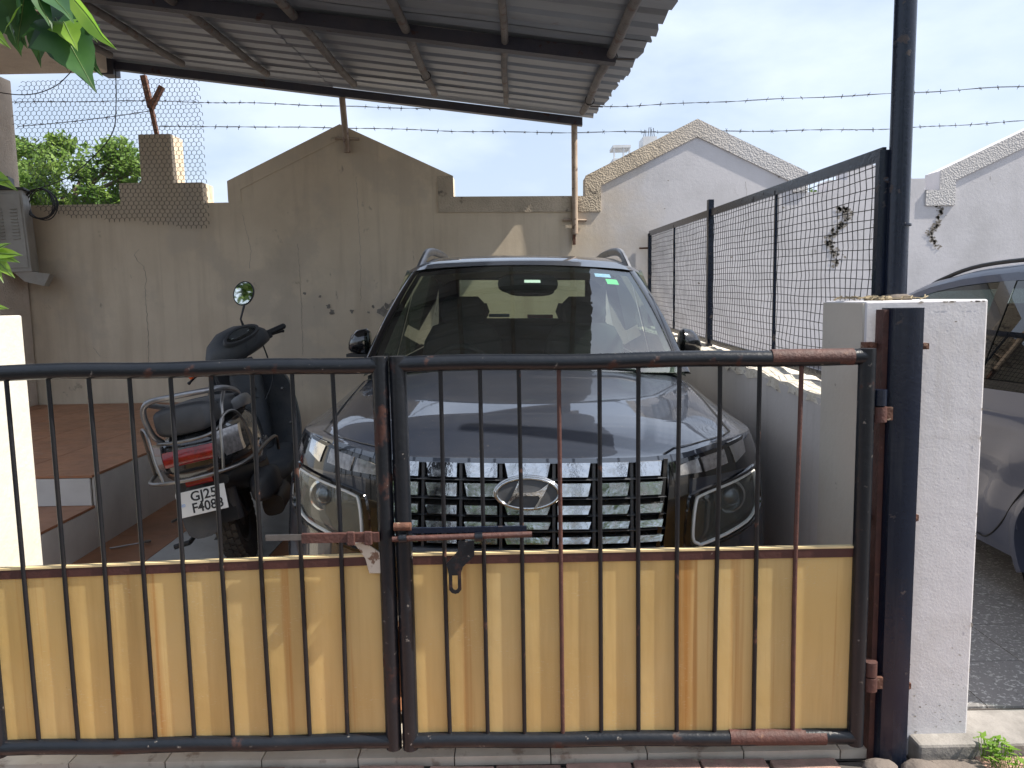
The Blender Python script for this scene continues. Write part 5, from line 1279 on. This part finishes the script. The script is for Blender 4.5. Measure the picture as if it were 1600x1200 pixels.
# ================= NEIGHBOUR CAR
NX=2.17
nc=empty('parked_car',(3.05,4.4,.06))
def rr_(P): return P
def npanel(fn_,v0,v1,z0,z1,nv,nz_,name,m,skip=None,par=nc,x=0):
    mb=MB(); rows=[[fn_(v0+(v1-v0)*i/nv,z0+(z1-z0)*j/nz_) for i in range(nv+1)] for j in range(nz_+1)]
    vs=[p for r in rows for p in r]; n=nv+1; fs=[]
    for j in range(nz_):
        for i in range(nv):
            f=(j*n+i,j*n+i+1,(j+1)*n+i+1,(j+1)*n+i); c=sum((vs[k] for k in f),Vector())/4
            if skip and skip(c): continue
            fs.append(f)
    mb.add(vs,fs,True); return build(mb,name,m,par,angle=60)
def beltz(y): return 1.03-.03*(y-2.6)
def sidex(y,z):
    e=0
    if y<2.9: e=.10*((2.9-y)/.6)**2
    if y>5.6: e=.18*((y-5.6)/.8)**2
    b=.035*((z-.72)/.4)**2
    b-=.014*math.exp(-((z-.86)/.035)**2); b+=.018*math.exp(-((z-.60)/.10)**2)*(1 if 3.0<y<5.3 else .3)
    rr=math.hypot(y-2.95,z-.33); b-=.016*math.exp(-((rr-.50)/.07)**2)*(1 if z>.3 else 0)
    return NX+e+b
def sidef(y,z): return Vector((sidex(y,z),y,z))
arch=lambda c:(math.hypot(c.y-2.95,c.z-.33)<.335 or math.hypot(c.y-5.62,c.z-.36)<.36)
shut=[2.35,3.18,3.62,4.55,6.45]
for (a,b,nm) in ((2.35,3.29,'rear_quarter'),(3.29,3.72,'rear_door'),(3.72,4.72,'front_door'),(4.72,6.45,'fender')):
    npanel(lambda y,t:sidef(y,.27+(beltz(y)-.27)*t),a,b,0,1,26,26,nm,M['car2'],arch)
mb=MB()
pts=[sidef(3.29,z)+Vector((-.002,0,0)) for z in (.75,.85,.95,beltz(3.29))]
# rear door cut line curving over the wheel arch
pl_=[(3.9,.33),(3.72,.31),(3.58,.305),(3.46,.32),(3.36,.41),(3.27,.54),(3.14,.66),(2.95,.74),(2.80,.86),(2.76,beltz(2.76)-.01)]
mb.tube(cr([tuple(sidef(y,z)+Vector((-.001,0,0))) for y,z in pl_],5),.004,5); build(mb,'shut_line',M['void'],nc)
mb=MB(); mb.tube([tuple(sidef(4.22,z)+Vector((-.001,0,0))) for z in [.30+.07*k for k in range(10)]],.004,5); build(mb,'shut_line',M['void'],nc)
mb=MB(); mb.grid([[sidef(2.5+k*.16,z)+Vector((-o,0,0)) for z,o in ((.30,.0),(.33,.018),(.40,.018),(.43,.0))] for k in range(5,17)]); 
for wy,wz in ((2.95,.33),(5.62,.36)):
    R0=.335 if wy<3 else .36; mb=MB(); rr_l=[]
    for k in range(33):
        a=-.35+(PI+.7)*k/32; row=[]
        for q,o in ((R0-.012,.05),(R0-.010,-.006),(R0+.022,-.010),(R0+.034,.0)):
            y_=wy+math.cos(a)*q; z_=wz+math.sin(a)*q; row.append(Vector((sidex(y_,z_)+o,y_,z_)))
        rr_l.append(row)
    mb.grid(rr_l); build(mb,'arch_lip',M['car2'],nc,angle=50)
    mb=MB(); mb.rings([[Vector((x_,wy+math.cos(a)*(R0+.02),wz+math.sin(a)*(R0+.02))) for a in [2*PI*k/24 for k in range(24)]] for x_ in (NX+.07,NX+.3)],False); build(mb,'wheel_well',M['void'],nc)
# greenhouse outline (y,z)
def roofz(y): return itp(y,[(2.35,1.44),(2.7,1.52),(3.1,1.565),(3.6,1.585),(4.0,1.57),(4.4,1.52),(4.8,1.40),(5.2,1.22),(5.45,1.08)])
def gx(y,t): return sidex(y,beltz(y))+ .02+.17*t
def gf(y,t): 
    z0=beltz(y)+.01; z1=max(roofz(y)-.05,z0+.002); return Vector((gx(y,t*(z1-z0)/.5),y,z0+(z1-z0)*t))
def gwin(y0,y1,name,m,off=0,t0=.06,t1=.93):
    return npanel(lambda y,t:gf(y,t)+Vector((off,0,0)),y0,y1,t0,t1,14,8,name,m)
gwin(2.62,3.62,'side_window',M['darkglass']); gwin(3.74,4.95,'side_window',M['darkglass'])
M['car2trim']=M['gloss']
for (a,b,t0,t1) in ((2.40,2.62,0,1),(3.62,3.74,0,1),(4.95,5.35,0,1)): gwin(a,b,'pillar',M['gloss'] if a==3.62 else M['car2'],-.004,t0,t1)
gwin(2.42,5.3,'window_frame',M['car2'],-.005,.93,1.0); gwin(2.45,5.2,'window_seal',M['gloss'],-.006,-.02,.055)
mb=MB(); rows=[]
for k in range(30):
    y=2.36+k*(5.40-2.36)/29; zt=roofz(y); x0=gf(y,1).x
    row=[Vector((x0-.002,y,zt-.052)),Vector((x0+.025,y,zt-.02)),Vector((x0+.09,y,zt-.003)),Vector((x0+.3,y,zt+.012)),Vector((3.05,y,zt+.02))]
    row+= [Vector((6.1-p.x,p.y,p.z)) for p in reversed(row[:-1])]; rows.append(row)
mb.grid(rows[:23]); build(mb,'roof',M['car2'],nc,angle=60)
mb=MB(); mb.grid(rows[22:]); build(mb,'windshield',M['ws'],nc,angle=60)
mb=MB(); mb.tube(cr([(gf(y,1).x+.055,y,roofz(y)+dz) for y,dz in ((2.6,-.02),(2.8,.0),(3.4,.012),(4.0,.01),(4.35,-.01),(4.5,-.03))],5),.011,8); build(mb,'roof_rail',M['black'],nc)
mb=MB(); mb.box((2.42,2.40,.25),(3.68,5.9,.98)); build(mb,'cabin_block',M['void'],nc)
mb=MB()
for (x0,y0) in ((2.48,4.1),(3.1,4.1),(2.48,3.2),(3.1,3.2)):
    mb.rings([sring((x0+.22,y0,z),w_,.06,14,3,'xy') for z,w_ in ((.9,.24),(1.15,.24),(1.22,.16),(1.24,.12),(1.36,.12),(1.38,.06))])
build(mb,'seats',M['seatcloth'],nc,angle=60)
# mirrored far side, bonnet, rear
npanel(lambda y,t:Vector((6.1-sidex(y,.27+(beltz(y)-.27)*t),y,.27+(beltz(y)-.27)*t)),2.35,6.45,0,1,40,14,'far_side',M['car2'],arch)
npanel(lambda y,t:Vector((6.1-gf(y,t).x,y,gf(y,t).z)),2.62,4.95,.03,.95,14,6,'side_window',M['darkglass'])
npanel(lambda x,t:Vector((x,6.45+.12*math.sin(PI*(x-2.3)/1.5),.3+.62*t)),2.34,3.76,0,1,14,6,'front_bumper',M['car2'])
npanel(lambda x,y:Vector((x,y,beltz(y)-.02+.06*math.sin(PI*(x-2.2)/1.7)-.12*max(0,(y-5.6)/.9)**2)),2.22,3.88,5.25,6.5,14,10,'bonnet',M['car2'])
npanel(lambda x,t:Vector((x,2.34+.0*t-.10*math.sin(PI*(x-2.3)/1.5),.3+.74*t)),2.31,3.79,0,1,14,6,'tailgate',M['car2'])
npanel(lambda x,t:Vector((x,2.30+.12*t,1.05+.40*t)),2.40,3.70,0,1,8,4,'rear_window',M['sideglass'])
for y in (2.95,5.62):
    for x,sg in ((2.34,-1),(3.76,1)):
        mb=MB(); mb.lathe([(-.1,.19),(-.1,.28),(-.08,.305),(.08,.305),(.1,.28),(.1,.19)],(x,y,.365),'x',32); w1=build(mb,'wheel',M['rubber'],nc)
        mb=MB(); mb.lathe([(sg*.09,.19),(sg*.06,.17),(sg*.07,.04),(sg*.08,.001)],(x,y,.365),'x',24); build(mb,'rim',M['wheel'],w1)
tag(nc,'slate grey car on the neighbour\'s side seen past the right gate pillar','car')

# ================= TREES, FAR BUILDINGS
def tree(c,rx,ry,rz,n,ls,mt,label,name='leafy_tree',ground=0,group=None,seed=1):
    rnd=random.Random(seed); t=empty(name,(c[0],c[1],ground))
    clumps=[]
    for k in range(46):
        while True:
            p=Vector((rnd.uniform(-1,1),rnd.uniform(-1,1),rnd.uniform(-1,1)))
            if .35<p.length<1: break
        clumps.append((Vector((p.x*rx,p.y*ry,p.z*rz))*.85,rnd.uniform(.16,.34)*min(rx,rz)))
    mb=MB()
    vs=[];fs=[]
    for k in range(n):
        cp_,cr_=clumps[rnd.randrange(len(clumps))]
        d=Vector((rnd.gauss(0,1),rnd.gauss(0,1),rnd.gauss(0,.8))); d=d.normalized()*cr_*rnd.random()**.4
        p=Vector(c)+cp_+d; 
        a=Vector((rnd.gauss(0,1),rnd.gauss(0,1),rnd.gauss(0,.5)-.3)).normalized(); b=a.cross(Vector((rnd.gauss(0,.5),rnd.gauss(0,.5),1))).normalized(); s=ls*rnd.uniform(.6,1.3)
        i=len(vs); vs+=[tuple(p-a*s),tuple(p+b*s*.42),tuple(p+a*s),tuple(p-b*s*.42)]; fs.append((i,i+1,i+2,i+3))
    mb.add(vs,fs); build(mb,'crown',mt,t)
    mb=MB(); mb.tube(cr([(c[0],c[1],ground),(c[0]+.1,c[1],ground+(c[2]-ground)*.5),(c[0]-.05,c[1],c[2])],4),[.16-.012*k for k in range(9)],8)
    for k in range(9):
        e=Vector(c)+clumps[k][0]; mb.tube([Vector((c[0],c[1],c[2]-rz*.6)),(Vector(c)+e)/2+Vector((0,0,-.1)),e],[.07,.045,.02],6)
    build(mb,'trunk',M['bark'],t); tag(t,label,'tree',group); return t
tree((-8.45,15,3.6),1.7,1.4,1.55,9500,.085,M['leaffar'],'bushy green tree seen behind the chicken wire at the left',seed=3)
tree((-10.3,16.5,3.7),1.3,1.2,1.6,8000,.08,M['leafdark'],'darker tree partly hidden by the house column',seed=9)
tree((12.1,22,3.75),.75,.8,.9,2600,.09,M['leafdark'],'small distant treetop showing above the wall right of the tall pole',seed=4)
tree((9.0,22,3.6),.8,.8,.9,2600,.09,M['leafdark'],'small distant treetop seen through the mesh fence above the wall',seed=5)
tree((-5.9,14,2.15),.5,.5,.7,900,.07,M['leafdark'],'low treetop just showing between the stepped pillar and the first gable',seed=6)
# trees across the road behind the camera (seen in the chrome and the mirror)
for k,(x,y,z,r) in enumerate(((-6.5,-7.5,3.0,2.3),(-1.2,-9,3.6,2.5),(4.6,-8,2.8,2.2),(10,-9,3.4,2.6),(-12,-9,3.4,2.6))):
    tree((x,y,z),r,r*.8,r*.85,5200,.16,M['leaffar'],['tree across the road, left of the middle','tree across the road, in the middle','tree across the road, right of the middle','tree across the road at the far right','tree across the road at the far left'][k],group='trees lining the far side of the road',seed=20+k)
fbd=empty('water_tank_tower',(8.9,60,0))
b=MB(); b.box((8.0,60,0),(9.3,62,11.75)); build(b,'shaft',M['farwall'],fbd)
b=MB(); b.box((8.0,59.9,11.75),(9.3,62,11.95)); 
for x in (8.05,8.75,9.2): b.box((x,60,11.95),(x+.12,60.2,12.75))
b.box((8.0,59.95,12.75),(9.35,62,12.95)); build(b,'roof_frame',M['farwall'],fbd)
b=MB(); b.box((8.3,59.96,11.0),(8.6,60.02,11.5)); build(b,'window',M['farwin'],fbd)
tag(fbd,'pale distant block with open rooftop frame behind the second gable','building')
fb2=empty('distant_tower',(10.7,60,0)); b=MB(); b.box((10.3,60,0),(11.35,62,13.55)); build(b,'shaft',M['farwall'],fb2)
b=MB()
for k in range(6): b.tube([(10.4+k*.17,60.5,13.5),(10.4+k*.17+random.uniform(-.1,.1),60.5,14.1+random.uniform(0,.3))],.03,4)
b.tube([(10.3,60.5,13.95),(11.35,60.5,14.0)],.03,4); build(b,'antenna',M['wire'],fb2)
tag(fb2,'pale distant tower with rooftop antennas rising just left of the second gable peak','building')

# ================= NEAR LEAVES
def leafshape(kind):
    if kind=='big':   # broad, shallow lobed, pointed
        h=[(0,0),(.08,.03),(.20,-.03),(.30,.06),(.22,.18),(.40,.34),(.36,.38),(.24,.46),(.22,.58),(.15,.74),(.06,.90),(0,1.10)]
    else:
        h=[(0,0),(.05,.05),(.14,.22),(.17,.42),(.14,.62),(.07,.84),(0,1.05)]
    return h
def mkleaf(par,base,dirv,nrm_,L_,kind,m,curl=.2,fold=.15,name='leaf'):
    dirv=Vector(dirv).normalized(); n_=Vector(nrm_); n_=(n_-dirv*n_.dot(dirv)).normalized(); sd=dirv.cross(n_)
    mb=MB(); h=leafshape(kind); rows=[]
    for x,y in h:
        row=[]
        for t in (-1,-.6,-.25,0,.25,.6,1):
            xx=x*abs(t)*(1 if t>0 else -1); z=abs(xx)*fold*1.5-curl*y*y+.02*math.sin(9*y+3*xx)
            row.append(Vector(base)+dirv*y*L_+sd*xx*L_+n_*z*L_)
        rows.append(row)
    mb.grid(rows); lf=build(mb,name,m,par,angle=70)
    mb=MB(); mb.tube([r_[3]+n_*.0006 for r_ in rows],[.0011*(1-.07*i) for i in range(len(rows))],5); build(mb,'leaf_vein',M['vein'],lf)
br=empty('tree_branch',(-.85,1.25,2.05))
def P3(px,py,Y): # used once per leaf base: image notes turned into metres
    u=(px-800)/1200; v=-(py-600)/1200; c,s=math.cos(.018),math.sin(.018); u2=u*c+v*s; v2=-u*s+v*c; P_=R_(6.3)
    d=Vector((u2,math.cos(P_)+v2*math.sin(P_),-math.sin(P_)+v2*math.cos(P_))); t=Y/d.y; return Vector((d.x*t,Y,E_+d.z*t))
def L2(p0,p1,Y0,Y1,nrm_,kind,m,curl=.15,fold=.15):
    a=P3(*p0,Y0); b=P3(*p1,Y1); mkleaf(br,a,b-a,nrm_,(b-a).length/1.05,kind,m,curl,fold)
A=M['leafA'];B=M['leafB']
L2((88,30),(142,128),1.25,1.2,(.3,-1,.3),'big',A,.1,.1)
L2((75,15),(120,118),1.3,1.25,(-.2,-1,.1),'big',A,.12)
L2((60,20),(55,102),1.28,1.3,(.1,-1,.4),'big',A)
L2((30,-40),(5,60),1.2,1.25,(-.1,-1,.3),'big',A)
L2((40,-10),(24,66),1.22,1.24,(.4,-1,.2),'big',A)
L2((-20,-20),(-8,80),1.22,1.24,(.4,-1,.2),'big',A)
L2((110,-18),(154,76),1.2,1.16,(-.9,-.5,.25),'slim',B,.2,.25)
L2((50,-20),(84,42),1.22,1.2,(.8,-.6,.2),'slim',A,.1)
L2((68,-22),(112,22),1.25,1.2,(.1,-.5,1),'big',A,.1)
L2((100,35),(118,70),1.24,1.2,(.4,-1,.4),'big',B,.1)
L2((20,30),(30,88),1.31,1.33,(.3,-1,.1),'big',A,.2)
L2((80,40),(92,110),1.27,1.3,(-.5,-1,.2),'big',A,.2)
L2((110,50),(146,108),1.26,1.22,(.1,-1,-.2),'big',A,.15)
L2((-10,-30),(38,70),1.3,1.32,(.2,-1,.2),'big',A,.1)
L2((15,-30),(75,62),1.33,1.35,(-.2,-1,.2),'big',A,.1)
L2((60,-30),(105,85),1.34,1.34,(.2,-1,.1),'big',A,.1)
L2((35,8),(2,48),1.2,1.2,(.1,-.4,1),'slim',B,.1)
L2((100,10),(150,60),1.3,1.28,(.4,-1,.4),'slim',A,.1)
L2((-30,30),(14,74),1.15,1.15,(0,-1,.3),'slim',B,.1)
for tg in ([(-60,-60),(20,10),(70,22),(100,60)],[(20,10),(60,-20),(110,-18)]):
    b=MB(); b.tube(cr([tuple(P3(*q,1.27)) for q in tg],5),.0035,6); build(b,'twig',M['bark'],br)
tag(br,'leafy branch with broad lobed green leaves hanging into the top left corner','branch')
br2=empty('shrub_shoot',tuple(P3(-10,440,1.2))); br=br2
for p0,p1,n_ in (((-12,395),(30,396),(0,-1,.5)),((-14,392),(26,408),(0,-1,.3)),((-12,400),(20,432),(.3,-1,.2)),((-12,392),(12,378),(0,-.8,.6)),((-14,404),(2,440),(.2,-1,0))):
    L2(p0,p1,1.2,1.18,n_,'slim',B,.1,.1)
L2((-25,262),(26,296),1.2,1.2,(0,-1,.5),'slim',B,.1,.1); L2((-12,284),(14,280),1.2,1.2,(0,-1,.5),'slim',B,.1,.1); L2((-10,478),(13,482),1.2,1.2,(0,-1,.5),'slim',B,.1,.1)
b=MB(); b.tube(cr([tuple(P3(*q,1.2)) for q in [(-30,520),(-16,480),(-14,395),(-22,262)]],6),.003,6); build(b,'stem',M['bark'],br2)
tag(br2,'leafy shoots coloured a bright sunlit yellow-green poking in at the left edge beside the meter box','shrub')  # these leaves carry their sunlight in the base colour
